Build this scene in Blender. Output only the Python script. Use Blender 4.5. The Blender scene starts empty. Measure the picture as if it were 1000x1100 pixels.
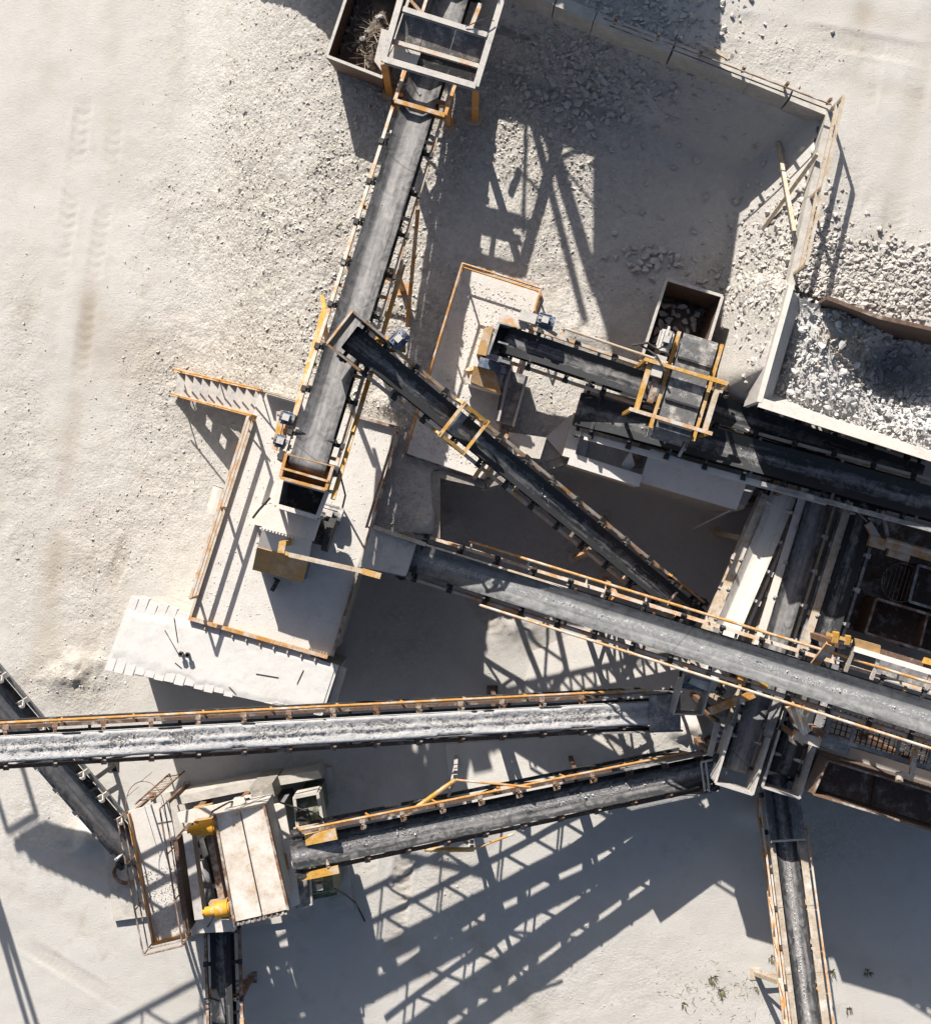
import bpy, bmesh, math, random
import numpy as np
from mathutils import Vector, Matrix
R = math.radians
random.seed(7)
SC = bpy.context.scene
COL = SC.collection
# ------------------------------------------------------------------ camera, sky, sun, exposure
CAM_H, FPX = 37.5, 1500.0            # metres above the yard, focal length in photo pixels (1000 px wide)
cam = bpy.data.cameras.new('camera'); cam_o = bpy.data.objects.new('camera', cam); COL.objects.link(cam_o)
cam_o.location = (0, 0, CAM_H); cam_o.rotation_euler = (0, 0, 0)
cam.sensor_fit = 'HORIZONTAL'; cam.sensor_width = 36.0; cam.lens = 36.0 * FPX / 1000.0
cam.clip_start = 0.5; cam.clip_end = 2000
SC.camera = cam_o
SUN_DX, SUN_DY, SUN_EL = 0.29, -0.957, R(33.0)      # plan direction in which shadows fall, sun height
wd = bpy.data.worlds.new('World'); SC.world = wd; wd.use_nodes = True
wn = wd.node_tree; wn.nodes.clear()
sky = wn.nodes.new('ShaderNodeTexSky'); sky.sky_type = 'NISHITA'; sky.sun_disc = False
sky.sun_elevation = SUN_EL; sky.sun_rotation = math.atan2(-SUN_DX, -SUN_DY)
sky.altitude = 300; sky.air_density = 1.0; sky.dust_density = 2.5; sky.ozone_density = 0.6
bg = wn.nodes.new('ShaderNodeBackground'); bg.inputs['Strength'].default_value = 0.060
wo = wn.nodes.new('ShaderNodeOutputWorld')
wn.links.new(sky.outputs[0], bg.inputs[0]); wn.links.new(bg.outputs[0], wo.inputs[0])
sl = bpy.data.lights.new('sun', 'SUN'); sl.energy = 4.6; sl.angle = R(0.5); sl.color = (1.0, 0.955, 0.895)
so = bpy.data.objects.new('sun', sl); COL.objects.link(so)
ce = math.cos(SUN_EL)
so.rotation_euler = Vector((SUN_DX*ce, SUN_DY*ce, -math.sin(SUN_EL))).to_track_quat('-Z', 'Y').to_euler()
so.location = (-10, 30, 30)
SC.render.engine = 'CYCLES'
vs = SC.view_settings
vs.view_transform = 'Standard'; vs.look = 'None'; vs.exposure = 0.92; vs.gamma = 1.0; vs.use_curve_mapping = False

# ------------------------------------------------------------------ photo pixel + height -> world
def W(u, v, z=0.0):
    k = (CAM_H - z) / FPX
    return Vector(((u-500.0)*k, (550.0-v)*k, z))
def WP(pts, z): return [W(u, v, z) for u, v in pts]

# ------------------------------------------------------------------ materials
MAT = {}
def _n(nt, t, **kw):
    n = nt.nodes.new(t)
    for k, v in kw.items(): setattr(n, k, v)
    return n
def _ramp(nt, src, a, b, c0=(0,0,0,1), c1=(1,1,1,1)):
    r = _n(nt, 'ShaderNodeValToRGB'); r.color_ramp.elements[0].position = a; r.color_ramp.elements[1].position = b
    r.color_ramp.elements[0].color = c0; r.color_ramp.elements[1].color = c1
    nt.links.new(src, r.inputs[0]); return r.outputs[0]
def _noise(nt, co, scale, detail=5, rough=0.6, dist=0.0):
    n = _n(nt, 'ShaderNodeTexNoise'); n.inputs['Scale'].default_value = scale; n.inputs['Detail'].default_value = detail
    n.inputs['Roughness'].default_value = rough; n.inputs['Distortion'].default_value = dist
    nt.links.new(co, n.inputs['Vector']); return n.outputs['Fac']
def _mix(nt, fac, a, b, blend='MIX'):
    m = _n(nt, 'ShaderNodeMix', data_type='RGBA', blend_type=blend)
    for i, s in ((0, fac), (6, a), (7, b)):
        if hasattr(s, 'is_output'): nt.links.new(s, m.inputs[i])
        elif i == 0: m.inputs[0].default_value = s
        else: m.inputs[i].default_value = (s[0], s[1], s[2], 1)
    return m.outputs[2]
def _math(nt, op, a, b=None):
    m = _n(nt, 'ShaderNodeMath', operation=op)
    for i, s in ((0, a), (1, b)):
        if s is None: continue
        if hasattr(s, 'is_output'): nt.links.new(s, m.inputs[i])
        else: m.inputs[i].default_value = s
    return m.outputs[0]
def base_nodes(name, rough=0.8, metal=0.0):
    m = bpy.data.materials.new(name); m.use_nodes = True; nt = m.node_tree; nt.nodes.clear()
    b = _n(nt, 'ShaderNodeBsdfPrincipled'); o = _n(nt, 'ShaderNodeOutputMaterial')
    b.inputs['Roughness'].default_value = rough; b.inputs['Metallic'].default_value = metal
    b.inputs['Specular IOR Level'].default_value = 0.25
    nt.links.new(b.outputs[0], o.inputs[0]); MAT[name] = m
    return m, nt, b
def _bump(nt, b, h, strength, dist):
    bp = _n(nt, 'ShaderNodeBump'); bp.inputs['Strength'].default_value = strength; bp.inputs['Distance'].default_value = dist
    nt.links.new(h, bp.inputs['Height']); nt.links.new(bp.outputs[0], b.inputs['Normal'])
DUST = (0.48, 0.445, 0.395)
def worn(name, col, col2=None, dust=0.4, rough=0.65, metal=0.0, scale=3.0, dustcol=DUST, bump=0.15, spread=0.22, updust=0.12):
    """painted / cast surface: two-tone wear, settled dust, fine relief; everything in world space"""
    m, nt, b = base_nodes(name, rough, metal)
    g = _n(nt, 'ShaderNodeNewGeometry'); co = g.outputs['Position']
    col2 = col2 or tuple(c*0.72 for c in col)
    n1 = _noise(nt, co, scale, 6, 0.65); n2 = _noise(nt, co, scale*4.3, 6, 0.7, 0.4); n3 = _noise(nt, co, 30, 3, 0.6)
    c = _mix(nt, _ramp(nt, n2, 0.42, 0.66), col, col2)
    sep = _n(nt, 'ShaderNodeSeparateXYZ'); nt.links.new(g.outputs['Normal'], sep.inputs[0])
    up = _math(nt, 'MULTIPLY', _math(nt, 'MAXIMUM', sep.outputs[2], 0.0), updust)
    d = _math(nt, 'ADD', n1, up)
    d = _math(nt, 'ADD', d, _math(nt, 'MULTIPLY', _math(nt, 'SUBTRACT', n3, 0.5), 0.25))
    t = 0.98 - dust*0.66
    c = _mix(nt, _ramp(nt, d, t-spread*0.5, t+spread*0.5), c, dustcol)
    nt.links.new(c, b.inputs['Base Color'])
    _bump(nt, b, _math(nt, 'ADD', n2, n3), bump, 0.03)
    return m
worn('orange_paint', (0.45, 0.23, 0.06), (0.36, 0.155, 0.04), dust=0.47)
worn('dusty_orange', (0.50, 0.25, 0.07), (0.34, 0.16, 0.06), dust=0.62)
worn('yellow_paint', (0.50, 0.275, 0.05), (0.36, 0.185, 0.04), dust=0.42)
worn('yellow_motor', (0.56, 0.27, 0.015), (0.42, 0.2, 0.02), dust=0.36, rough=0.6)
worn('rust_frame', (0.21, 0.12, 0.07), (0.12, 0.065, 0.042), dust=0.45)
worn('rust_plate', (0.14, 0.088, 0.062), (0.075, 0.05, 0.04), dust=0.32)
worn('dark_rust', (0.155, 0.11, 0.085), (0.085, 0.062, 0.05), dust=0.36)
worn('dark_steel', (0.045, 0.043, 0.042), (0.025, 0.025, 0.025), dust=0.3)
worn('grey_steel', (0.20, 0.20, 0.205), (0.12, 0.12, 0.125), dust=0.42)
worn('blue_steel', (0.10, 0.125, 0.18), (0.06, 0.075, 0.11), dust=0.35)
worn('green_steel', (0.13, 0.15, 0.09), (0.08, 0.09, 0.06), dust=0.4)
worn('pale_steel', (0.44, 0.42, 0.40), (0.30, 0.27, 0.24), dust=0.55)
worn('white_dusty', (0.60, 0.555, 0.50), (0.50, 0.43, 0.35), dust=0.6, dustcol=(0.60, 0.555, 0.495))
worn('hood_plate', (0.50, 0.45, 0.39), (0.42, 0.27, 0.13), dust=0.56, dustcol=(0.62, 0.575, 0.515), scale=1.6)
worn('concrete', (0.40, 0.375, 0.335), (0.31, 0.285, 0.25), dust=0.6, bump=0.3)
worn('sleeper_white', (0.55, 0.53, 0.50), (0.47, 0.445, 0.41), dust=0.6, dustcol=(0.565, 0.545, 0.515))
worn('pebble', (0.50, 0.465, 0.415), (0.42, 0.385, 0.335), dust=0.6, bump=0.3, dustcol=(0.52, 0.485, 0.435))
worn('walk_plate', (0.33, 0.275, 0.21), (0.24, 0.195, 0.15), dust=0.4)
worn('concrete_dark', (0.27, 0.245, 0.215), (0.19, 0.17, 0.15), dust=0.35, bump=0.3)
worn('bleached_wood', (0.46, 0.37, 0.26), (0.30, 0.215, 0.14), dust=0.5)
worn('tan_plate', (0.40, 0.235, 0.09), (0.28, 0.19, 0.11), dust=0.38, scale=1.5)
worn('rubber_flap', (0.135, 0.133, 0.13), (0.09, 0.09, 0.09), dust=0.4, updust=0.1)
worn('rock', (0.41, 0.385, 0.355), (0.32, 0.30, 0.275), dust=0.62, bump=0.5, dustcol=(0.48, 0.45, 0.405))
worn('rock_white', (0.50, 0.485, 0.465), (0.38, 0.365, 0.35), dust=0.5, bump=0.5, dustcol=(0.52, 0.50, 0.475))
worn('rock_tan', (0.43, 0.37, 0.29), (0.31, 0.255, 0.19), dust=0.45, bump=0.5)
worn('rock_dark', (0.33, 0.31, 0.295), (0.22, 0.205, 0.195), dust=0.3, bump=0.5)
worn('dirt', (0.13, 0.10, 0.078), (0.08, 0.06, 0.05), dust=0.28, bump=0.6)
worn('dry_brush', (0.34, 0.29, 0.22), (0.2, 0.16, 0.12), dust=0.45)
worn('dry_grass', (0.16, 0.15, 0.07), (0.10, 0.10, 0.045), dust=0.15)
worn('stone_dust', (0.46, 0.45, 0.44), (0.36, 0.355, 0.35), dust=0.5, bump=0.7, scale=9, dustcol=(0.50, 0.485, 0.47))
worn('dust_layer', (0.54, 0.505, 0.46), (0.47, 0.435, 0.385), dust=0.6, bump=0.3, dustcol=(0.56, 0.53, 0.485))

def belt_mat(name, dust, core=0.5, specks=0.0, dcol=(0.42, 0.40, 0.385), rub=(0.035, 0.036, 0.038)):
    """rubber belt: UV x = across 0..1, y = metres along; dust in long streaks, densest where the load runs"""
    m, nt, b = base_nodes(name, 0.85); b.inputs['Specular IOR Level'].default_value = 0.12
    uv = _n(nt, 'ShaderNodeUVMap'); uv.uv_map = 'UVMap'
    mp = _n(nt, 'ShaderNodeMapping'); mp.inputs['Scale'].default_value = (6, 0.55, 1); nt.links.new(uv.outputs[0], mp.inputs[0])
    st = _noise(nt, mp.outputs[0], 1.3, 4, 0.5, 0.15)
    mp2 = _n(nt, 'ShaderNodeMapping'); mp2.inputs['Scale'].default_value = (1.0, 1.1, 1); nt.links.new(uv.outputs[0], mp2.inputs[0])
    bl = _noise(nt, mp2.outputs[0], 3.0, 7, 0.7, 1.2)
    sep = _n(nt, 'ShaderNodeSeparateXYZ'); nt.links.new(uv.outputs[0], sep.inputs[0])
    cen = _math(nt, 'SUBTRACT', 1.0, _math(nt, 'MULTIPLY', _math(nt, 'ABSOLUTE', _math(nt, 'SUBTRACT', sep.outputs[0], core)), 2.4))
    d = _math(nt, 'ADD', _math(nt, 'MULTIPLY', st, 0.42), _math(nt, 'MULTIPLY', bl, 0.58))
    d = _math(nt, 'ADD', d, _math(nt, 'MULTIPLY', cen, 0.22))
    f = _ramp(nt, d, 0.78-dust*0.62, 1.42-dust*0.62)
    c = _mix(nt, f, rub, dcol)
    if specks > 0:
        mp3 = _n(nt, 'ShaderNodeMapping'); mp3.inputs['Scale'].default_value = (1.0, 0.9, 1); nt.links.new(uv.outputs[0], mp3.inputs[0])
        sp = _noise(nt, mp3.outputs[0], 11, 8, 0.75, 1.5)
        lane = _ramp(nt, cen, 0.62, 0.95)
        s = _math(nt, 'MULTIPLY', _ramp(nt, sp, 0.66-specks*0.12, 0.72-specks*0.1), lane)
        c = _mix(nt, s, c, (0.60, 0.58, 0.56))
    fr = _math(nt, 'FRACT', _math(nt, 'MULTIPLY', _math(nt, 'ADD', sep.outputs[1], _math(nt, 'MULTIPLY', sep.outputs[0], 0.35)), 0.137))
    c = _mix(nt, _math(nt, 'MULTIPLY', _math(nt, 'LESS_THAN', fr, 0.006), 0.3), c, (0.02, 0.02, 0.02))
    nt.links.new(c, b.inputs['Base Color'])
    _bump(nt, b, _math(nt, 'ADD', st, bl), 0.12, 0.02)
belt_mat('belt_grey', 0.62, specks=0.15)
belt_mat('belt_ash', 0.72, specks=1.0, dcol=(0.34, 0.34, 0.335))
belt_mat('belt_black', 0.30, specks=0.35)
belt_mat('belt_streaked', 0.46, specks=1.1)
belt_mat('belt_white', 1.25, dcol=(0.60, 0.56, 0.50))

def ground_mat():
    m, nt, b = base_nodes('ground', 0.95)
    b.inputs['Specular IOR Level'].default_value = 0.1
    g = _n(nt, 'ShaderNodeNewGeometry'); co = g.outputs['Position']
    at = _n(nt, 'ShaderNodeAttribute'); at.attribute_name = 'gravel'
    big = _noise(nt, co, 0.28, 5, 0.6, 0.6); mid = _noise(nt, co, 1.7, 6, 0.68, 0.3)
    fine = _noise(nt, co, 19, 7, 0.8); grit = _noise(nt, co, 75, 3, 0.8)
    c = _mix(nt, _ramp(nt, big, 0.3, 0.7), (0.465, 0.437, 0.396), (0.545, 0.524, 0.49))
    c = _mix(nt, _ramp(nt, mid, 0.35, 0.7), c, (0.54, 0.513, 0.472))
    stain = _math(nt, 'MULTIPLY', _ramp(nt, mid, 0.52, 0.70), _ramp(nt, big, 0.40, 0.62))
    c = _mix(nt, _math(nt, 'MULTIPLY', stain, 0.6), c, (0.37, 0.325, 0.265))
    vo = _n(nt, 'ShaderNodeTexVoronoi'); vo.inputs['Scale'].default_value = 11; nt.links.new(co, vo.inputs['Vector'])
    vb = _n(nt, 'ShaderNodeSeparateColor'); nt.links.new(vo.outputs['Color'], vb.inputs[0]); vbw = vb.outputs[0]
    c = _mix(nt, _math(nt, 'MULTIPLY', at.outputs['Fac'], 0.55), c, (0.43, 0.39, 0.33))
    pebc = _mix(nt, 0.42, c, vbw, 'SOFT_LIGHT')
    c = _mix(nt, _math(nt, 'MULTIPLY', at.outputs['Fac'], 0.8), c, pebc)
    v2 = _n(nt, 'ShaderNodeTexVoronoi'); v2.inputs['Scale'].default_value = 21; nt.links.new(co, v2.inputs['Vector'])
    v2s = _n(nt, 'ShaderNodeSeparateColor'); nt.links.new(v2.outputs['Color'], v2s.inputs[0])
    dot = _math(nt, 'MULTIPLY', _ramp(nt, v2.outputs['Distance'], 0.22, 0.42, (1,1,1,1), (0,0,0,1)), _ramp(nt, v2s.outputs[0], 0.62, 0.8))
    dot = _math(nt, 'MULTIPLY', dot, _math(nt, 'ADD', 0.05, _math(nt, 'MULTIPLY', at.outputs['Fac'], 0.45)))
    c = _mix(nt, dot, c, (0.29, 0.265, 0.235))
    dk = _ramp(nt, fine, 0.56, 0.74)
    c = _mix(nt, _math(nt, 'MULTIPLY', dk, 0.28), c, (0.32, 0.285, 0.24))
    trk = _n(nt, 'ShaderNodeAttribute'); trk.attribute_name = 'track'
    c = _mix(nt, _math(nt, 'MULTIPLY', trk.outputs['Fac'], 0.55), c, (0.37, 0.325, 0.265))
    shade_tone = _n(nt, 'ShaderNodeAttribute'); shade_tone.attribute_name = 'shade_tone'
    c = _mix(nt, shade_tone.outputs['Fac'], c, _mix(nt, _ramp(nt, mid, 0.3, 0.7), (0.26, 0.23, 0.215), (0.33, 0.30, 0.28)))  # darker ground colour that stands in for shade
    nt.links.new(c, b.inputs['Base Color'])
    clod = _noise(nt, co, 7.5, 8, 0.85, 0.3)
    h = _math(nt, 'ADD', _math(nt, 'MULTIPLY', fine, _math(nt, 'ADD', 0.38, _math(nt, 'MULTIPLY', at.outputs['Fac'], 0.5))), _math(nt, 'MULTIPLY', grit, 0.35))
    pv = _math(nt, 'MULTIPLY', _math(nt, 'SUBTRACT', 0.6, vo.outputs['Distance']), at.outputs['Fac'])
    h = _math(nt, 'ADD', h, _math(nt, 'MULTIPLY', pv, 0.8)); h = _math(nt, 'ADD', h, _math(nt, 'MULTIPLY', dot, 0.8)); h = _math(nt, 'ADD', h, _math(nt, 'MULTIPLY', _math(nt, 'MULTIPLY', clod, at.outputs['Fac']), 0.9))
    _bump(nt, b, h, 0.75, 0.06)
ground_mat()

# ------------------------------------------------------------------ mesh collecting
class MB:
    k = 0
    def __init__(s): s.v = []; s.f = []
    def add(s, vs, fs):
        o = len(s.v); s.v += [Vector(p) for p in vs]; s.f += [tuple(i+o for i in f) for f in fs]; return s
    def box(s, c, size, ax=None):
        c = Vector(c); X, Y, Z = ax or (Vector((1,0,0)), Vector((0,1,0)), Vector((0,0,1)))
        a, b, d = size[0]/2, size[1]/2, size[2]/2
        vs = [c + X*(a*i) + Y*(b*j) + Z*(d*k) for k in (-1,1) for j in (-1,1) for i in (-1,1)]
        return s.add(vs, [(0,2,3,1),(4,5,7,6),(0,1,5,4),(2,6,7,3),(0,4,6,2),(1,3,7,5)])
    def beam(s, p0, p1, w, h, up=None):
        p0, p1 = Vector(p0), Vector(p1); d = p1-p0; L = d.length
        if L < 1e-5: return s
        d = d/L; up = Vector(up) if up else Vector((0,0,1))
        sd = d.cross(up)
        if sd.length < 1e-3: sd = d.cross(Vector((0,1,0)))
        sd.normalize(); n = sd.cross(d); MB.k = (MB.k+1) % 11          # hair's breadth apart, so that crossing members never share a plane
        return s.box((p0+p1)/2+n*(MB.k*.0009), (L, w, h), (d, sd, n))
    def ibeam(s, p0, p1, w, h, t=0.02):
        p0, p1 = Vector(p0), Vector(p1); z = Vector((0,0,1))
        s.beam(p0+z*(h/2-t/2), p1+z*(h/2-t/2), w, t); s.beam(p0-z*(h/2-t/2), p1-z*(h/2-t/2), w, t)
        return s.beam(p0, p1, t, h-2*t-0.002)
    def tube(s, p0, p1, r, n=8, r1=None):
        p0, p1 = Vector(p0), Vector(p1); d = (p1-p0)
        if d.length < 1e-5: return s
        d.normalize(); a = d.orthogonal().normalized(); b = d.cross(a); r1 = r if r1 is None else r1
        vs = []
        for p, rr in ((p0, r), (p1, r1)):
            vs += [p + a*(rr*math.cos(2*math.pi*i/n)) + b*(rr*math.sin(2*math.pi*i/n)) for i in range(n)]
        fs = [(i, (i+1)%n, n+(i+1)%n, n+i) for i in range(n)] + [tuple(range(n-1,-1,-1)), tuple(range(n, 2*n))]
        return s.add(vs, fs)
    def path(s, pts, r, n=6):
        for a, b in zip(pts[:-1], pts[1:]): s.tube(a, b, r, n)
        return s
    def prism(s, pts, depth):
        """polygon pts (top), pushed down by depth (number or vector)"""
        dv = Vector((0,0,-depth)) if not hasattr(depth, '__len__') else Vector(depth)
        pts = [Vector(p) for p in pts]; n = len(pts)
        ar = sum(pts[i].x*pts[(i+1)%n].y - pts[(i+1)%n].x*pts[i].y for i in range(n))
        if ar < 0: pts = pts[::-1]
        vs = pts + [p+dv for p in pts]
        fs = [tuple(range(n)), tuple(range(2*n-1, n-1, -1))] + [(i, n+i, n+(i+1)%n, (i+1)%n) for i in range(n)]
        return s.add(vs, fs)
    def wallpath(s, pts, t, h, closed=False):
        """thin walls along top line pts, going down h"""
        q = list(pts) + ([pts[0]] if closed else [])
        for a, b in zip(q[:-1], q[1:]):
            a, b = Vector(a), Vector(b)
            s.beam(a-Vector((0,0,h/2)), b-Vector((0,0,h/2)), t, h)
        return s
LOC = {}
def tag(o, label=None, cat=None, group=None, kind=None):
    if label: o['label'] = label
    if cat: o['category'] = cat
    if group: o['group'] = group
    if kind: o['kind'] = kind
    return o
def thing(name, label, cat, loc, group=None):
    o = bpy.data.objects.new(name, None); o.empty_display_size = 0.3; COL.objects.link(o)
    o.location = loc; LOC[o.name] = Vector(loc)
    return tag(o, label, cat, group)
def mesh_of(mb, name, mat, org=Vector((0,0,0)), smooth=False):
    me = bpy.data.meshes.new(name)
    me.from_pydata([tuple(v-org) for v in mb.v], [], mb.f)
    me.materials.append(MAT[mat])
    if smooth: me.shade_smooth()
    me.update(); return me
def part(mb, name, mat, parent, smooth=False, label=None, kind=None):
    org = LOC[parent.name] if parent else Vector((0,0,0))
    o = bpy.data.objects.new(name, mesh_of(mb, name, mat, org, smooth)); COL.objects.link(o)
    if parent: o.parent = parent; LOC[o.name] = org
    return tag(o, label, None, None, kind)
def inst(me, name, parent, M):
    """shared-mesh piece placed by world matrix M (its root sits at LOC[parent])"""
    o = bpy.data.objects.new(name, me); COL.objects.link(o); o.parent = parent
    o.matrix_local = Matrix.Translation(-LOC[parent.name]) @ M
    LOC[o.name] = LOC[parent.name]
    return o
def solo(mb, name, mat, label, cat, loc, group=None, smooth=False, kind=None):
    loc = Vector(loc)
    o = bpy.data.objects.new(name, mesh_of(mb, name, mat, loc, smooth)); COL.objects.link(o); o.location = loc
    return tag(o, label, cat, group, kind)
def frame_m(o, x, y, z): return Matrix(((x.x,y.x,z.x,o.x),(x.y,y.y,z.y,o.y),(x.z,y.z,z.z,o.z),(0,0,0,1)))
ZV = Vector((0,0,1))
_tmesh = {}
def post_mesh(h, r, mat, sq=False):
    k = (round(h,3), r, mat, sq)
    if k not in _tmesh:
        m = MB()
        if sq: m.box((0,0,h/2), (2*r, 2*r, h))
        else: m.tube((0,0,0), (0,0,h), r, 6)
        _tmesh[k] = mesh_of(m, 'post', mat)
    return _tmesh[k]
def railing(parent, pts, h, mat, n=None, rails=(1.0, 0.5), r=0.024, sq=False, name='handrail', step=1.4, postmat=None):
    """rails along pts (deck level), each upright a piece of its own"""
    m = MB()
    for a, b in zip(pts[:-1], pts[1:]):
        for q in rails:
            if sq: m.beam(a+ZV*h*q, b+ZV*h*q, 2*r, 2.4*r)
            else: m.tube(a+ZV*h*q, b+ZV*h*q, r if q == 1.0 else r*0.8, 6)
    rl = part(m, name, mat, parent)
    pm = post_mesh(h, r*0.9, postmat or mat, sq)
    for i, (a, b) in enumerate(zip(pts[:-1], pts[1:])):
        k = max(1, round((b-a).length/step))
        for j in range(k+1):
            if j == 0 and i > 0: continue
            inst(pm, 'post', rl, Matrix.Translation(a.lerp(b, j/k)))
    return rl
# ------------------------------------------------------------------ terrain
rng = np.random.default_rng(11)
_tab = rng.random((256, 256))
def vnoise(x, y):
    xi = np.floor(x).astype(int); yi = np.floor(y).astype(int); fx = x-xi; fy = y-yi
    fx = fx*fx*(3-2*fx); fy = fy*fy*(3-2*fy)
    a = _tab[xi & 255, yi & 255]; b = _tab[(xi+1) & 255, yi & 255]; c = _tab[xi & 255, (yi+1) & 255]; d = _tab[(xi+1) & 255, (yi+1) & 255]
    return (a*(1-fx)+b*fx)*(1-fy) + (c*(1-fx)+d*fx)*fy - 0.5
def fbm(x, y, s, o=4, g=0.55):
    r = 0; a = 1.0
    for i in range(o): r = r + a*vnoise(x*s+17.3*i, y*s+5.1*i); a *= g; s *= 2.03
    return r
def seg_d(x, y, a, b):
    dx, dy = b[0]-a[0], b[1]-a[1]; t = np.clip(((x-a[0])*dx+(y-a[1])*dy)/(dx*dx+dy*dy), 0, 1)
    return np.hypot(x-a[0]-t*dx, y-a[1]-t*dy)
def sdf(x, y, P):
    d = np.full(np.shape(x), 1e9); ins = np.zeros(np.shape(x), bool)
    for i in range(len(P)):
        a, b = P[i], P[(i+1) % len(P)]; d = np.minimum(d, seg_d(x, y, a, b))
        c = ((a[1] > y) != (b[1] > y)) & (x < (b[0]-a[0])*(y-a[1])/((b[1]-a[1]) or 1e-9)+a[0]); ins ^= c
    return np.where(ins, d, -d)
BENCH, PAD = 2.5, 4.5
XY = lambda pts, z: [(W(u, v, z).x, W(u, v, z).y) for u, v in pts]
bench_poly = XY([(-3000,-3000),(6000,-3000),(6000,1950),(1600,725),(822,508),(800,547),(612,492),(520,517),(467,506),(467,574),(398,574),(330,574),(330,430),(-3000,430)], BENCH)
pad_poly = XY([(-3000,-1300),(540,-28),(598,-4),(892,117),(848,306),(880,322),(1003,361),(1020,470),(1600,660),(6000,2000),(6000,-3000),(-3000,-3000)], PAD)
wall_top = XY([(540,-28),(598,-4),(892,117)], PAD); hop_side = XY([(848,308),(825,394)], 5.8); wall_side = XY([(892,117),(815,432)], PAD)
XL, XR = W(196,0,0).x, W(345,0,2.5).x
def gz(x, y, noise=True):
    x = np.asarray(x, float); y = np.asarray(y, float)
    t = np.clip((x-XL)/(XR-XL), 0, 1); t = t*t*(3-2*t)
    s = np.clip(sdf(x, y, bench_poly)/0.14+1, 0, 1)
    lo = np.clip((y-W(0,434,1.2).y)/0.7, 0, 1); lo = np.maximum(lo, np.clip((x-W(262,0,2.5).x)/0.4, 0, 1)*(y > W(0,450,2.5).y))
    s = np.where(x < W(332,0,2.5).x, lo, s)
    b = BENCH*np.minimum(t, s)
    p = np.clip(sdf(x, y, pad_poly)/0.14+1, 0, 1)
    z = b + (PAD-BENCH)*p*(b > 1.0)
    ds = seg_d(x, y, *wall_side); tal = 1.75*np.clip(1-ds/1.35, 0, 1)**1.2*(y > W(0,425,2.5).y)
    dt = np.minimum(seg_d(x, y, *wall_top[:2]), seg_d(x, y, *wall_top[1:])); tal2 = 1.35*np.clip(1-dt/1.5, 0, 1)
    tal = np.maximum(tal, 3.15*np.clip(1-seg_d(x, y, *hop_side)/1.05, 0, 1))
    z = np.where(p < 0.5, np.maximum(z, b+np.maximum(tal, tal2)*(b > 2.4)), z)
    return z
def G(x, y): return float(gz(np.array([x]), np.array([y]))[0])
def px_gauss(x, y, u, v, z, ru, rv):
    c = W(u, v, z); return np.exp(-(((x-c.x)/(ru/40))**2+((y-c.y)/(rv/40))**2))
def rut(x, y, path, z, w, depth, pitch):
    P = XY(path, z); out = 0
    for a, b in zip(P[:-1], P[1:]):
        dx, dy = b[0]-a[0], b[1]-a[1]; L = math.hypot(dx, dy); dx /= L; dy /= L
        s = (x-a[0])*dx+(y-a[1])*dy; d = (x-a[0])*-dy+(y-a[1])*dx
        m = (s > 0) & (s < L) & (np.abs(d) < w)
        tread = 0.5+0.5*np.sin(2*math.pi*(s/pitch)+np.abs(d)*16)
        fade = (0.15+0.85*np.clip(fbm(x, y, 0.8, 2)*2.4+0.5, 0, 1))*np.clip(np.minimum(s, L-s)/0.6, 0, 1)
        out = out + np.where(m, -depth*fade*(0.35+tread*0.65)*np.clip((w-np.abs(d))/0.04, 0, 1), 0)
        out = out + np.where((s > 0) & (s < L), depth*0.25*fade*np.exp(-((np.abs(d)-w-0.05)/0.05)**2), 0)
    return out
def gravel_w(x, y):
    g = 0.95*px_gauss(x, y, 310, 250, 1.5, 130, 260) + 0.9*px_gauss(x, y, 520, 230, 2.5, 170, 200) + 0.8*px_gauss(x, y, 620, 90, 2.5, 110, 70)
    g = g + 1.0*px_gauss(x, y, 835, 330, 2.5, 55, 110) + 0.9*px_gauss(x, y, 930, 300, 4.5, 110, 36) + 0.3*px_gauss(x, y, 860, 55, 4.5, 70, 22)
    g = g + 0.7*px_gauss(x, y, 430, 520, 2.5, 60, 90) + 0.6*px_gauss(x, y, 590, 460, 2.5, 70, 50) + 0.45*px_gauss(x, y, 100, 600, 0, 50, 130)
    g = g + 0.5*px_gauss(x, y, 180, 480, 0, 45, 120)+0.3*px_gauss(x, y, 620, 1050, 0, 150, 60)+0.45*px_gauss(x, y, 430, 690, 0, 70, 50)+0.45*px_gauss(x, y, 620, 590, 0, 140, 50)+0.4*px_gauss(x, y, 680, 800, 0, 80, 25)+0.4*px_gauss(x, y, 330, 830, 0, 90, 30)+0.35*px_gauss(x, y, 460, 960, 0, 60, 60)+0.35*px_gauss(x, y, 880, 900, 0, 60, 50)+0.4*px_gauss(x, y, 60, 880, 0, 60, 40)+0.4*px_gauss(x, y, 20, 480, 0, 30, 200)+0.5*px_gauss(x, y, 70, 740, 0, 60, 30)
    return np.clip(g*(0.9+0.8*fbm(x, y, 0.5, 3)), 0, 1)
def axis_pts(a, b, step, far):
    c = list(np.arange(a, b+1e-6, step)); s = step; lo = []; q = a
    while q > -far: s *= 1.32; q -= s; lo.append(q)
    s = step; hi = []; q = b
    while q < far: s *= 1.32; q += s; hi.append(q)
    return np.array(lo[::-1]+c+hi)
gx = axis_pts(-14.2, 14.2, 0.07, 260); gy = axis_pts(-15.6, 15.6, 0.07, 260)
GX, GY = np.meshgrid(gx, gy, indexing='xy'); X, Y = GX.ravel(), GY.ravel()
near = (np.abs(X) < 16) & (np.abs(Y) < 17)
Z = gz(X, Y); GW = np.where(near, gravel_w(X, Y), 0.15)
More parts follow.
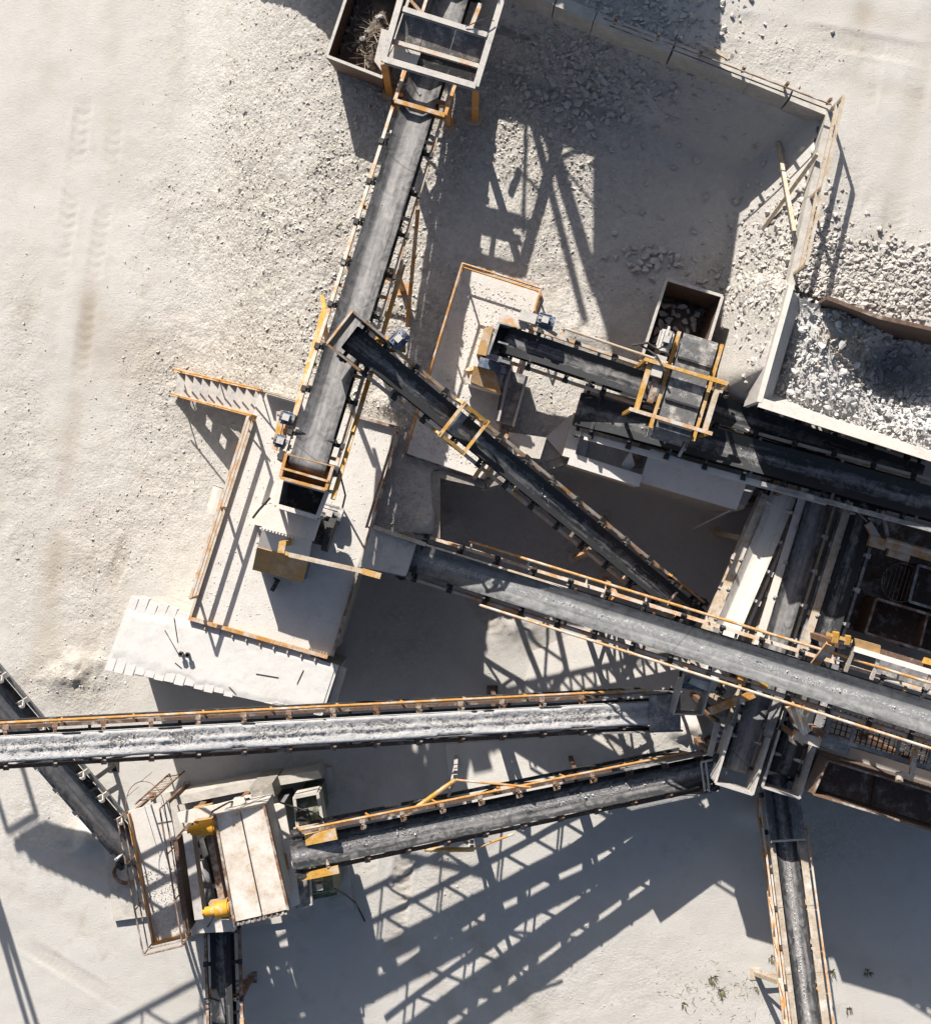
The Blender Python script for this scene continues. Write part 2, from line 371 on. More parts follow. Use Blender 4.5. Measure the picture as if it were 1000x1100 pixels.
rough = 0.05*fbm(X, Y, 0.35, 3) + 0.024*fbm(X, Y, 2.2, 3, 0.55)*(0.35+GW) + 0.045*GW*fbm(X, Y, 4.5, 3, 0.75)
bermy = 0.13*px_gauss(X, Y, 75, 720, 0, 34, 22)*(1+1.6*fbm(X, Y, 2.0, 3))
ruts = rut(X, Y, [(92,100),(80,190),(62,300),(50,400)], 0, 0.24, 0.028, 0.27) + rut(X, Y, [(128,100),(116,200),(98,310),(84,420)], 0, 0.22, 0.02, 0.27)
ruts = ruts + rut(X, Y, [(150,560),(112,640),(84,760)], 0, 0.22, 0.05, 0.15) + rut(X, Y, [(500,625),(560,715)], 0, 0.26, 0.06, 0.24) + rut(X, Y, [(400,800),(392,960)], 0, 0.26, 0.07, 0.24)
ruts = ruts + rut(X, Y, [(0,640),(28,560),(20,420)], 0, 0.24, 0.02, 0.15) + rut(X, Y, [(436,910),(420,1030)], 0, 0.26, 0.08, 0.24) + rut(X, Y, [(745,18),(880,44)], 4.5, 0.28, 0.045, 0.27)
ruts = ruts + rut(X, Y, [(940,40),(905,250)], 4.5, 0.28, 0.03, 0.2) + rut(X, Y, [(20,1010),(150,1090)], 0, 0.22, 0.03, 0.15)
ruts = ruts + rut(X, Y, [(780,20),(1000,60)], 4.5, 0.25, 0.03, 0.15) + rut(X, Y, [(990,60),(955,270)], 4.5, 0.28, 0.03, 0.2)
for (u_, v_, z_, r_u, a_) in ((738,790,0,22,.35), (300,660,0,30,.2), (560,668,0,26,.22), (395,850,0,26,.16), (815,870,0,20,.25), (250,1030,0,24,.2), (500,880,0,30,.12), (620,350,2.5,30,.25), (470,560,2.5,20,.2), (425,430,2.5,20,.25), (90,900,0,22,.2), (690,700,0,20,.2)): bermy = bermy + a_*px_gauss(X, Y, u_, v_, z_, r_u, r_u*.8)*(1+1.2*fbm(X, Y, 1.6, 3))
rim = np.abs(sdf(X, Y, bench_poly)) > 0.3
Z = Z + np.where(near, (rough+bermy+ruts), 0.0)
SHADE_TONE = np.clip(0.22*px_gauss(X, Y, 610, 580, 0, 190, 75)+0.6*px_gauss(X, Y, 860, 640, 0, 150, 110)+0.3*px_gauss(X, Y, 450, 690, 0, 90, 80)+0.15*px_gauss(X, Y, 760, 170, 2.5, 130, 150)*(Z < 3.6), 0, 0.8)  # shade painted into the ground colour over the dark parts of the yard
SHADE_TONE = SHADE_TONE*np.where(near, 1, 0)*(Z < 4.0)*np.where((Z > 1.2) & (Y < 5), 0.25, 1.0)
def lane(path, z, w):
    P = XY(path, z); d = np.full(X.shape, 1e9)
    for a, b in zip(P[:-1], P[1:]): d = np.minimum(d, seg_d(X, Y, a, b))
    e = 0.12*fbm(X, Y, 1.1, 3); return np.exp(-((np.abs(d-0.85+e)/w)**2))+np.exp(-((np.abs(d+e)/(w*0.5))**2))*0.3
LANES = sum(a_*lane(p_, z_, w_) for p_, z_, w_, a_ in (([(95,-80),(80,200),(45,430),(10,700)], 0, .28, .9), ([(170,-80),(150,150),(120,420),(90,640),(110,900)], 0, .22, .45), ([(-20,980),(90,1030),(230,1150)], 0, .25, .8), ([(985,-60),(945,120),(905,260)], 4.5, .28, .9), ([(640,20),(760,25),(1020,70)], 4.5, .24, .7), ([(480,650),(560,730),(760,800)], 0, .24, .6), ([(420,830),(440,960),(560,1130)], 0, .24, .8), ([(560,1060),(720,1010),(1020,1090)], 0, .24, .5), ([(700,220),(640,300),(600,420)], 2.5, .22, .5)))
LANES = LANES*np.clip(0.55+1.6*fbm(X, Y, 0.55, 3), 0, 1)*np.where(near, 1, 0)
Zl = -0.022*LANES*(0.6+0.4*np.sin(X*40+Y*33)); gm_off = Zl
TRK = np.where(near, 0.8*LANES+ np.clip(-ruts/0.05, 0, 1)+np.clip(fbm(X, Y, 0.45, 4, 0.6)*1.6-0.1, 0, .8)*np.clip(px_gauss(X, Y, 60, 520, 0, 50, 330)+px_gauss(X, Y, 130, 400, 0, 60, 260)+px_gauss(X, Y, 900, 150, 4.5, 60, 120), 0, 1), 0)
Z = Z + Zl
nx, ny = len(gx), len(gy)
idx = np.arange(nx*ny).reshape(ny, nx)
quads = np.stack([idx[:-1,:-1], idx[:-1,1:], idx[1:,1:], idx[1:,:-1]], -1).reshape(-1, 4)
def fast_mesh(name, V, Q, mat, smooth=True):
    me = bpy.data.meshes.new(name); k = Q.shape[1]
    me.vertices.add(len(V)); me.vertices.foreach_set('co', np.ascontiguousarray(V, dtype=np.float32).ravel())
    me.loops.add(Q.size); me.loops.foreach_set('vertex_index', np.ascontiguousarray(Q, dtype=np.int32).ravel())
    me.polygons.add(len(Q)); me.polygons.foreach_set('loop_start', np.arange(0, Q.size, k, dtype=np.int32))
    me.materials.append(MAT[mat]); me.update(calc_edges=True)
    me.polygons.foreach_set('use_smooth', np.full(len(Q), smooth)); return me
gm = fast_mesh('ground', np.stack([X, Y, Z], 1), quads, 'ground')
for nm, arr in (('gravel', GW), ('shade_tone', SHADE_TONE), ('track', TRK)):
    a = gm.attributes.new(nm, 'FLOAT', 'POINT'); a.data.foreach_set('value', arr.astype(np.float32))
go = bpy.data.objects.new('ground', gm); COL.objects.link(go); go['kind'] = 'structure'
# terrain height with relief, for setting things down
def gzr(x, y):
    x = np.asarray(x, float); y = np.asarray(y, float)
    i = np.clip(np.searchsorted(gx, x)-1, 0, nx-2); j = np.clip(np.searchsorted(gy, y)-1, 0, ny-2)
    ZZ = Z.reshape(ny, nx); fx = (x-gx[i])/(gx[i+1]-gx[i]); fy = (y-gy[j])/(gy[j+1]-gy[j])
    return (ZZ[j,i]*(1-fx)+ZZ[j,i+1]*fx)*(1-fy)+(ZZ[j+1,i]*(1-fx)+ZZ[j+1,i+1]*fx)*fy
def GR(x, y): return float(gzr(np.array([x]), np.array([y]))[0])

# ------------------------------------------------------------------ rocks
def rock_mesh(seed, npts=13, flat=0.75):
    rr = random.Random(seed); bm = bmesh.new()
    for i in range(npts):
        v = Vector((rr.gauss(0,1), rr.gauss(0,1), rr.gauss(0,1))).normalized()
        bm.verts.new((v.x*rr.uniform(.8,1.15), v.y*rr.uniform(.62,.95), v.z*rr.uniform(.65,.95)*flat))
    r = bmesh.ops.convex_hull(bm, input=bm.verts)
    bmesh.ops.delete(bm, geom=[g for g in r['geom_interior'] if isinstance(g, bmesh.types.BMVert)], context='VERTS')
    bmesh.ops.triangulate(bm, faces=bm.faces)
    bm.verts.ensure_lookup_table(); V = np.array([v.co[:] for v in bm.verts]); F = np.array([[v.index for v in f.verts] for f in bm.faces])
    bm.free(); return V, F
ROCKS = [rock_mesh(40+i) for i in range(10)]
PEBS = [rock_mesh(90+i, 8, 0.8) for i in range(6)]
def rock_stuff(pos, size, lib, seed=3):
    """pos (n,3), size (n,): all stones joined"""
    r = np.random.default_rng(seed); n = len(pos); Vs, Fs = [], []; off = 0
    kind = r.integers(0, len(lib), n)
    for k in range(len(lib)):
        ii = np.nonzero(kind == k)[0]
        if not len(ii): continue
        V, F = lib[k]; m = len(ii)
        q = r.normal(size=(m, 4)); q /= np.linalg.norm(q, axis=1)[:, None]; w, x, y, z = q.T
        M = np.stack([1-2*(y*y+z*z), 2*(x*y-z*w), 2*(x*z+y*w), 2*(x*y+z*w), 1-2*(x*x+z*z), 2*(y*z-x*w), 2*(x*z-y*w), 2*(y*z+x*w), 1-2*(x*x+y*y)], 1).reshape(m, 3, 3)
        P = np.einsum('mij,vj->mvi', M, V)*size[ii][:, None, None] + pos[ii][:, None, :]
        Vs.append(P.reshape(-1, 3)); Fs.append((F[None]+(np.arange(m)*len(V))[:, None, None]+off).reshape(-1, 3)); off += m*len(V)
    return np.concatenate(Vs), np.concatenate(Fs)
def stuff_obj(name, V, F, mat, label, cat, loc=(0,0,0)):
    o = bpy.data.objects.new(name, fast_mesh(name, V-np.array(loc), F, mat, False)); COL.objects.link(o); o.location = loc
    return tag(o, label, cat, None, 'stuff')
_rm = {}
def rock_obj(p, size, mat, label, group, seed, sink=0.3):
    r = random.Random(seed); k = (seed % len(ROCKS), mat)
    if k not in _rm:
        V, F = ROCKS[k[0]]; _rm[k] = fast_mesh('rock', V, F, mat, False)
    o = bpy.data.objects.new('rock', _rm[k]); COL.objects.link(o)
    o.rotation_euler = (r.uniform(-.35,.35), r.uniform(-.35,.35), r.uniform(0, 6.28))
    s = size/2; o.scale = (s*r.uniform(.85,1.2), s*r.uniform(.8,1.1), s*r.uniform(.75,1.1))
    o.location = (p[0], p[1], p[2]+s*(0.7-sink))
    return tag(o, label, 'rock', group)

# ------------------------------------------------------------------ conveyor
def add_uv(me, uvs):
    l = me.uv_layers.new(name='UVMap'); vi = np.empty(len(me.loops), int); me.loops.foreach_get('vertex_index', vi)
    l.data.foreach_set('uv', np.asarray(uvs, np.float32)[vi].ravel())
_idl = {}
def idler_mesh(bw, so, mat):
    k = (bw, so, mat)
    if k in _idl: return _idl[k]
    m = MB(); w = bw/2+so
    m.box((0,0,-.20), (2*w+.10, .09, .05))
    th = 0.3*bw*math.tan(R(30))
    for s in (-1, 1):
        m.box((s*(bw/2+.06), 0, -.18+(th+.16)/2), (.035, .07, th+.16))
        m.box((s*(bw*.2+.02), 0, -.12), (.03, .06, .13))
        m.tube((s*bw*.21, 0, -.06), (s*(bw/2+.03), 0, th-.05), .045, 7)
        m.box((s*(w+.01), 0, -.15), (.11, .13, .06))
    m.tube((-bw*.19,0,-.06), (bw*.19,0,-.06), .045, 7)
    _idl[k] = mesh_of(m, 'idler', mat); return _idl[k]
class Conv: pass
def conveyor(name, label, a, b, bw, so=.17, pitch=1.0, belt='belt_grey', frame='dusty_orange', idm='dark_steel', rails=(), truss=0.0, legs=(), drums='AB', trussmat=None, group='belt conveyors of the plant', load=None, splay=.25, legmat=None, hood=None, sag=0.012, fh=.14):
    A, B = W(*a), W(*b); d = (B-A); L = d.length; d = d/L
    s = Vector((d.y, -d.x, 0)).normalized(); n = s.cross(d)
    P = lambda t, x, y: A + d*t + s*x + n*y
    mid = P(L/2, 0, 0); base = Vector((mid.x, mid.y, G(mid.x, mid.y)))
    root = thing(name, label, 'conveyor', base, group)
    c = Conv(); c.P, c.L, c.d, c.s, c.n, c.root, c.bw, c.A, c.B = P, L, d, s, n, root, bw, A, B
    # belt: troughed carrying run, wrapped round both drums
    r = .17; xs = [-.5,-.46,-.36,-.26,-.225,-.205,-.18,-.1,0,.1,.18,.205,.225,.26,.36,.46,.5]
    rows = []; N = max(8, int(L/.22)); rr = random.Random(name+label)
    for i in range(N+1):
        t = L*i/N; k = min(1, max(0, (t-.1)/.9), max(0, (L-t-.1)/.9)); k = k*k*(3-2*k)
        ph = (t % pitch)/pitch
        row = [P(t, x*bw*(1-.045*k), max(0, abs(x)-.2)*bw*math.tan(R(33))*k - sag*math.sin(math.pi*ph)*k) for x in xs]
        rows.append((row, t))
    tl = L
    for i in range(1, 9):
        th = math.pi*i/8; rows.append(([P(L+r*math.sin(th), x*bw, -r+r*math.cos(th)) for x in xs], tl+r*th))
    for i in range(1, 6): rows.append(([P(L*(1-i/6), x*bw, -2*r-.03*math.sin(math.pi*i/6)) for x in xs], tl+r*math.pi+L*i/6))
    for i in range(0, 8):
        th = math.pi*i/8; rows.append(([P(-r*math.sin(th), x*bw, -r-r*math.cos(th)) for x in xs], 2*tl+r*math.pi+r*th))
    V = [p for q, _ in rows for p in q]; uv = [(x+.5, t) for q, t in rows for x in xs]; m = MB(); K = len(xs); M_ = len(rows)
    m.v = V; m.f = [(i*K+j, i*K+j+1, ((i+1) % M_)*K+j+1, ((i+1) % M_)*K+j) for i in range(M_) for j in range(K-1)]
    bo = part(m, 'belt', belt, root, True); add_uv(bo.data, uv)
    w = bw/2+so
    for sd in (-1, 1):
        q = MB(); q.beam(P(-.1, sd*w, -.24), P(L+.12, sd*w, -.24), .075, fh, n); part(q, 'stringer', frame, root)
    im = idler_mesh(bw, so, idm); kk = int((L-.6)/pitch)
    for i in range(kk+1):
        t = .35+i*pitch; inst(im, 'idler', root, frame_m(P(t, 0, 0), s, d, n))
    q = MB(); q.box((0,0,-.30), (2*w, .07, .07)); cm = mesh_of(q, 'cross_member', frame)
    for i in range(int((L-.3)/2)+1): inst(cm, 'cross_member', root, frame_m(P(.3+i*2, 0, 0), s, d, n))
    for e in drums:
        q = MB(); t = 0 if e == 'A' else L; q.tube(P(t, -bw*.52, -r), P(t, bw*.52, -r), r-.012, 14); q.tube(P(t, -w-.12, -r), P(t, w+.12, -r), .045, 8)
        for sd in (-1, 1): q.box(P(t, sd*(w+.03), -r), (.12, .22, .17), (s, d, n))
        part(q, 'drum', 'dark_steel', root)
    if truss > 0:
        for sd in (-1, 1):
            q = MB(); q.beam(P(.4, sd*w, -.3-truss), P(L-.5, sd*w, -.3-truss), .08, .08, n); part(q, 'lower_chord', trussmat or frame, root)
            q = MB(); nb = max(3, int(L/(truss*2.2)))
            for i in range(nb):
                t0 = .4+(L-.9)*i/nb; t1 = .4+(L-.9)*(i+1)/nb; tm = (t0+t1)/2
                q.beam(P(t0, sd*w, -.30), P(tm, sd*w, -.3-truss), .05, .05, s); q.beam(P(tm, sd*w, -.3-truss), P(t1, sd*w, -.30), .05, .05, s)
            part(q, 'truss_web', trussmat or frame, root)
    for (sd, off, t0, t1, h, mt) in rails:
        x = sd*(bw/2+off)
        q = MB(); nn = max(2, int((t1-t0)/1.5))
        for i in range(nn+1): q.beam(P(t0+(t1-t0)*i/nn, sd*w, -.24), P(t0+(t1-t0)*i/nn, x, -.24), .05, .05, n)
        part(q, 'outrigger', frame, root)
        q = MB(); q.tube(P(t0, x, h-.2), P(t1, x, h-.2), .034, 8)
        if h > .6: q.tube(P(t0, x, h*.5-.2), P(t1, x, h*.5-.2), .022, 6)
        rl = part(q, 'handrail', mt, root)
        q = MB(); q.tube((0,0,-.05), (0,0,h), .024, 6); pm = mesh_of(q, 'post', mt)
        for i in range(nn+1): inst(pm, 'post', rl, frame_m(P(t0+(t1-t0)*i/nn, x, -.2), s, d, n))
    for t in legs:
        rake = 0
        if isinstance(t, tuple): t, rake = t
        low = -.33-truss; pts = []
        for sd in (-1, 1):
            p = P(t, sd*w, low); qx = p + s*sd*splay + Vector((d.x, d.y, 0))*rake; f = Vector((qx.x, qx.y, GR(qx.x, qx.y)-.05))
            q = MB(); q.beam(p, f, .11, .11, d); q.box(f+ZV*.06, (.3, .3, .04)); part(q, 'leg', legmat or frame, root); pts.append((p, f))
        q = MB(); (p0, f0), (p1, f1) = pts
        q.beam(p0.lerp(f0,.1), p1.lerp(f1,.75), .055, .055, d); q.beam(p1.lerp(f1,.1), p0.lerp(f0,.75), .055, .055, d+ZV*.01)
        q.beam(p0.lerp(f0,.78), p1.lerp(f1,.78), .06, .06); q.beam(p0-n*.02, p1-n*.02, .1, .1)
        part(q, 'cross_brace', legmat or frame, root)
    return c
def motor_part(parent, p, ax, up, mat='blue_steel', L=.42, r=.14, name='motor'):
    """finned electric motor on a foot, axis ax, with terminal box and fan cowl"""
    ax = ax.normalized(); sd = ax.cross(up).normalized(); m = MB()
    m.tube(p-ax*L*.5, p+ax*L*.32, r, 14); m.tube(p+ax*L*.33, p+ax*L*.5, r*1.07, 14); m.tube(p-ax*L*.72, p-ax*L*.5, r*.22, 8)
    for i in range(12):
        an = 2*math.pi*i/12; v = sd*math.cos(an)+up*math.sin(an)
        m.box(p-ax*L*.08+v*r*1.02, (L*.7, .012, .05), (ax, v.cross(ax), v))
    m.box(p-up*(r+.03), (L*.7, r*1.7, .07), (ax, sd, up)); o = part(m, name, mat, parent)
    t = MB(); t.box(p+up*(r+.05)-ax*L*.05, (.16, .14, .1), (ax, sd, up)); part(t, 'terminal_box', 'pale_steel', o)
    return o
def WZ(*pts): return [W(*p) for p in pts]
def slab(m, pts, t):
    """thin plate through pts, thickness t against its normal"""
    pts = [Vector(p) for p in pts]; n = (pts[1]-pts[0]).cross(pts[2]-pts[0]).normalized()
    if n.z < 0: pts = pts[::-1]; n = -n
    k = len(pts); vs = pts+[p-n*t for p in pts]
    return m.add(vs, [tuple(range(k)), tuple(range(2*k-1, k-1, -1))]+[(i, k+i, k+(i+1)%k, (i+1)%k) for i in range(k)])
def plate(parent, pts, t, mat, name='plate', label=None):
    return part(slab(MB(), pts, t), name, mat, parent, label=label)
def block(parent, poly, z, depth, mat, name='block'):
    return part(MB().prism(WP(poly, z), depth), name, mat, parent)
def at_px(u, v, z): return W(u, v, z)
def low(u, v, z):
    p = W(u, v, z); return Vector((p.x, p.y, G(p.x, p.y)))
def legs_to(parent, pts, w, mat, name='leg', base=None):
    for p in pts:
        f = Vector((p.x, p.y, GR(p.x, p.y)-.05 if base is None else base)); q = MB(); q.beam(p, f, w, w, (0,1,0)); q.box(f+ZV*.07, (w*2.2, w*2.2, .04)); part(q, name, mat, parent)

# ------------------------------------------------------------------ retaining walls of the upper pad
rw = thing('retaining_wall', 'long concrete block retaining wall above the shaded yard at the top', 'wall', low(740, 60, 4.7))
pw = [W(540,-26,4.62), W(598,-2,4.62), W(892,117,4.62)]
for a, b, n in ((pw[0], pw[1], 1), (pw[1], pw[2], 7)):
    for i in range(n):
        p, q = a.lerp(b, i/n+.0012), a.lerp(b, (i+1)/n-.0012); dz = random.uniform(-.05, .05); o = Vector((random.uniform(-.02,.02), random.uniform(-.02,.02), 0))
        m = MB(); m.beam(p+o+ZV*(dz-1.15), q+o+ZV*(dz-1.15), .27, 2.2); part(m, 'wall_block', 'concrete', rw)
m = MB(); m.tube(W(648,19,4.95), W(893,112,4.95), .02, 6); m.tube(W(655,27,4.86), W(889,117,4.86), .018, 6)
rr_ = part(m, 'guard_cable', 'rust_frame', rw)
for t in np.linspace(0.05, .98, 6): inst(post_mesh(.4, .03, 'rust_frame', True), 'post', rr_, Matrix.Translation(W(648,20,4.62).lerp(W(893,113,4.62), t)))
kb = thing('kerb_wall', 'narrow bleached kerb wall running down beside the pit to the hopper', 'wall', low(852, 300, 4.6))
ks = [W(892,119,4.6), W(871,212,4.6), W(850,306,4.6), W(816,430,4.6)]
for a, b in zip(ks[:-1], ks[1:]):
    m = MB(); m.beam(a.lerp(b,.004)-ZV*1.0, a.lerp(b,.996)-ZV*1.0, .17, 2.0); part(m, 'wall_block', 'concrete', kb)
railing(kb, [W(892,119,4.6), W(871,212,4.6), W(853,294,4.6)], 1.15, 'bleached_wood', rails=(1.0, .52), r=.035, sq=True, step=2.0, name='guard_rail')
for i, (a, b) in enumerate((((878,165,4.75),(818,247,3.1)), ((834,155,3.05),(853,249,4.70)))):
    A_, B_ = W(*a), W(*b); B_.z = max(B_.z, GR(B_.x, B_.y)+.03); A_.z = max(A_.z, GR(A_.x, A_.y)+.03)
    solo(MB().beam(A_, B_, .09, .09), 'timber_pole', 'bleached_wood', ('longer timber pole leaning from the kerb wall down into the pit', 'shorter pale timber pole crossing the longer one by the kerb wall')[i], 'pole', (min(A_, B_, key=lambda p: p.z)), 'timber poles by the kerb wall')
A_, B_ = W(752,45,4.78), W(782,62,4.78)
solo(MB().beam(A_, B_, .09, .07), 'timber_batten', 'bleached_wood', 'short pale batten lying along the top of the concrete block wall', 'batten', A_)

be = thing('bench_wall', 'low concrete wall holding the raised yard above the dark lower floor', 'wall', W(467, 545, 0))
for a, b in (((400,577),(466,577)), ((468.5,578),(468.5,506)), ((471,509),(520,520)), ((522,520),(611,494))):
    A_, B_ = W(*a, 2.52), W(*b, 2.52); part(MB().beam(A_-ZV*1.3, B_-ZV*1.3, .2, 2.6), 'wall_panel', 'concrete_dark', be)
# ------------------------------------------------------------------ off-frame tower, inferred from the pit shadow and shaped to cast it
st = thing('unseen_tower', 'unseen tall flared tower off the top edge, shaped to shade the pit', 'building', (2.4, 17.0, 4.4))
def xz_prism(pts, y0, y1):
    n = len(pts); m = MB(); return m.add([Vector((x, y0, z)) for x, z in pts]+[Vector((x, y1, z)) for x, z in pts], [tuple(range(n)), tuple(range(2*n-1, n-1, -1))]+[(i, n+i, n+(i+1)%n, (i+1)%n) for i in range(n)])
part(xz_prism([(1.5,4.3),(4.5,4.3),(4.5,7.7),(2.6,10.85),(.2,10.85),(.2,9.2),(1.5,6.5)], 15.4, 18.2), 'cladding', 'grey_steel', st)
part(xz_prism([(.1,10.87),(2.62,10.87),(4.6,7.62),(4.6,7.72),(2.66,10.97),(.1,10.97)], 15.3, 18.3), 'roof', 'rust_plate', st)
for i in range(3): part(MB().box((2.0+i*.9, 15.38, 7.2), (.5, .06, .7)), 'window', 'dark_steel', st)
part(MB().box((.2, 17.2, 4.75), (2.5, 2.2, 1.1)), 'side_annexe', 'rust_plate', st)
gt = thing('unseen_trestle', 'unseen braced steel trestle left of the tower, placed for its strut shadows', 'trestle', (-.6, 16.0, 2.5))  # unseen trestle, its members placed so their shadows fall on the yard
def caster(u, v, y=16.0):
    """where a member in the plane y must be for its shadow to lie at (u, v) on the yard"""
    p = W(u, v, 2.5); k = (y-p.y)/-SUN_DY; return Vector((p.x-SUN_DX*k, y, 2.5+k*math.tan(SUN_EL)))
for (u0, v0, u1, v1, w) in ((563,95,630,352,.16), (572,88,641,312,.26), (565,128,562,250,.10), (586,128,655,152,.24), (641,128,637,300,.07), (602,175,652,238,.05), (560,186,585,212,.06), (598,58,628,135,.06), (603,170,640,158,.08)):
    part(MB().beam(caster(u0,v0), caster(u1,v1), w, w, (0,1,0)), 'brace', 'rust_frame', gt)
for u, w in ((564,.2), (640,.14)):
    p = caster(u, 95); part(MB().beam(p, (p.x, p.y, GR(p.x, p.y)-.1), w, w, (0,1,0)), 'leg', 'rust_frame', gt)

# ------------------------------------------------------------------ feed hopper full of rock
HZ = 5.8
fh = thing('feed_hopper', 'large steel feed hopper heaped with broken white rock', 'hopper', low(900, 400, 2.5))
hp = {'a': (850,306), 'b': (815,432), 'c': (1090,519), 'd': (1090,384), 'e': (1003,357), 'f': (940,343), 'g': (884,322)}
HP = {k: W(*v, HZ) for k, v in hp.items()}
def hwall(ks, z1, t, mat, lean=0):
    for a, b in zip(ks[:-1], ks[1:]):
        part(MB().beam(HP[a]-ZV*(HZ-z1)/2, HP[b]-ZV*(HZ-z1)/2, t, HZ-z1), 'wall', mat, fh)
hwall('ab', 4.3, .10, 'pale_steel')
plate(fh, [HP['b'], HP['c'], HP['c']+Vector((.22,.72,-1.7)), HP['b']+Vector((.5,.72,-1.7))], .06, 'pale_steel', 'wall')
for t_ in (.02, .45, .8): p_ = HP['b'].lerp(HP['c'], t_)+Vector((.3,.66,-1.55)); part(MB().beam(p_, (p_.x, p_.y, 2.3), .2, .2, (0,1,0)), 'column', 'rust_frame', fh)
part(MB().beam(HP['a']+Vector((.3,-.1,-1.4)), (HP['a'].x+.3, HP['a'].y-.1, 2.3), .2, .2, (0,1,0)), 'column', 'rust_frame', fh)
for a, b in (('g','f'), ('f','e'), ('e','d')):
    A_, B_ = HP[a].copy(), HP[b].copy(); A_.z = B_.z = 6.15
    part(MB().beam(A_-ZV*1.3, B_-ZV*1.3, .09, 2.6), 'wall', 'rust_plate', fh)
part(MB().beam(HP['c']-ZV*1.4, HP['d']-ZV*1.4, .10, 2.8), 'wall', 'pale_steel', fh)
m = MB(); m.beam(HP['a']+ZV*.03, HP['b']+ZV*.03, .12, .05); m.beam(HP['b']+ZV*.03, HP['c']+ZV*.03, .22, .05); part(m, 'rim', 'white_dusty', fh)
m = MB(); slab(m, WZ((850,312,5.65),(818,430,5.65),(827,434,5.2),(861,320,5.2)), .02); part(m, 'liner_plate', 'stone_dust', fh)
for t in (.10, .34, .52):
    p = HP['b'].lerp(HP['c'], t); o = Vector((-.08, -.28, 0)); m = MB(); m.beam(p+o*.3-ZV*.1, p+Vector((.15,.55,-1.5)), .08, .12); part(m, 'stiffener', 'dusty_orange', fh)
h_poly = [(HP[k].x, HP[k].y) for k in 'abcdefg']
def rock_z(x, y):
    u = 500+np.asarray(x)*1500/(37.5-4.8); v = 550-np.asarray(y)*1500/(37.5-4.8)
    e = lambda a, b, c, d: np.exp(-((u-a)/c)**2-((v-b)/d)**2)
    return 5.08+.55*e(900,352,42,34)+.35*e(888,410,46,40)-1.15*e(968,392,42,34)-.35*e(832,380,16,60)+.30*e(990,470,70,34)+.45*e(866,320,22,16)-.35*np.clip((u-1010)/60,0,1)
xs_ = np.arange(7.2, 13.6, .12); ys_ = np.arange(.6, 5.6, .12); gxx, gyy = np.meshgrid(xs_, ys_)
ins = sdf(gxx, gyy, h_poly) > -.02
vv = np.stack([gxx.ravel(), gyy.ravel(), (rock_z(gxx, gyy)-.10+.1*fbm(gxx, gyy, 3, 2)).ravel()], 1); ii = np.arange(gxx.size).reshape(gxx.shape)
okq = ins[:-1,:-1] & ins[1:,:-1] & ins[:-1,1:] & ins[1:,1:]
qd = np.stack([ii[:-1,:-1], ii[:-1,1:], ii[1:,1:], ii[1:,:-1]], -1)[okq]
part_me = fast_mesh('rock_fines', vv, qd, 'rock_white'); rf = bpy.data.objects.new('rock_fines', part_me); COL.objects.link(rf)
tag(rf, 'fine crushed rock packed between the stones in the feed hopper', 'crushed rock', None, 'stuff')
r_ = np.random.default_rng(5)
def fill_pts(n, sz):
    P = np.stack([r_.uniform(7.2, 13.4, n), r_.uniform(.6, 5.6, n)], 1); P = P[sdf(P[:,0], P[:,1], h_poly) > sz]
    return P
P = fill_pts(9500, .06); S = r_.gamma(1.9, .027, len(P)).clip(.02, .16)*.72
liner = [(W(a,b,5.0).x, W(a,b,5.0).y) for a,b in ((849,312),(817,430),(830,436),(862,322))]
keep = (sdf(P[:,0], P[:,1], liner) < 0) | (r_.random(len(P)) < .5); P, S = P[keep], S[keep]
c_r = W(905,372,5.1); ridge = np.exp(-((P[:,0]-c_r.x+.25*(P[:,1]-c_r.y))/.75)**2-((P[:,1]-c_r.y)/1.0)**2) > r_.uniform(.25, 1.0, len(P))
for sel, mt, sd_, lb in ((~ridge, 'rock_white', 8, 'broken white rock heaped in the feed hopper'), (ridge, 'rock_tan', 9, 'tan broken rock on the ridge of the feed hopper heap')):
    V, F = rock_stuff(np.stack([P[sel,0], P[sel,1], rock_z(P[sel,0], P[sel,1])+S[sel]*.2], 1), S[sel], PEBS, sd_)
    stuff_obj('crushed_rock', V, F, mt, lb, 'crushed rock')
P = fill_pts(900, .14); big = []
for p in P:
    if all((p[0]-q[0])**2+(p[1]-q[1])**2 > .13 for q in big) and p[0] < 11.2 and sdf(np.array([p[0]]), np.array([p[1]]), liner)[0] < -.05: big.append(p)
for i, p in enumerate(big[:90]):
    rock_obj((p[0], p[1], float(rock_z(p[0], p[1]))), random.uniform(.17, .30), 'rock_white', 'large stone on the heap in the feed hopper', 'large stones in the feed hopper', 300+i)

# ------------------------------------------------------------------ skips
def skip(name, label, rim, zr, zb, mat, inset=.86):
    c = sum((W(u, v, zr) for u, v in rim), Vector())/len(rim); t = thing(name, label, 'skip', Vector((c.x, c.y, zb)))
    top = WP(rim, zr); bot = [Vector((c.x+(p.x-c.x)*inset, c.y+(p.y-c.y)*inset, zb)) for p in top]; n = len(top)
    for i in range(n):
        j = (i+1) % n; m = MB(); slab(m, [top[i], top[j], bot[j], bot[i]], .04); part(m, 'wall', mat, t)
        part(MB().beam(top[i], top[j], .07, .06), 'rim', 'pale_steel', t)
    part(MB().prism([p+ZV*.05 for p in bot], .05), 'floor', mat, t)
    m = MB(); m.prism([c + (p-c)*.9 + ZV*.35 for p in [Vector((q.x, q.y, zb)) for q in bot]] , .28)
    return t, c, bot
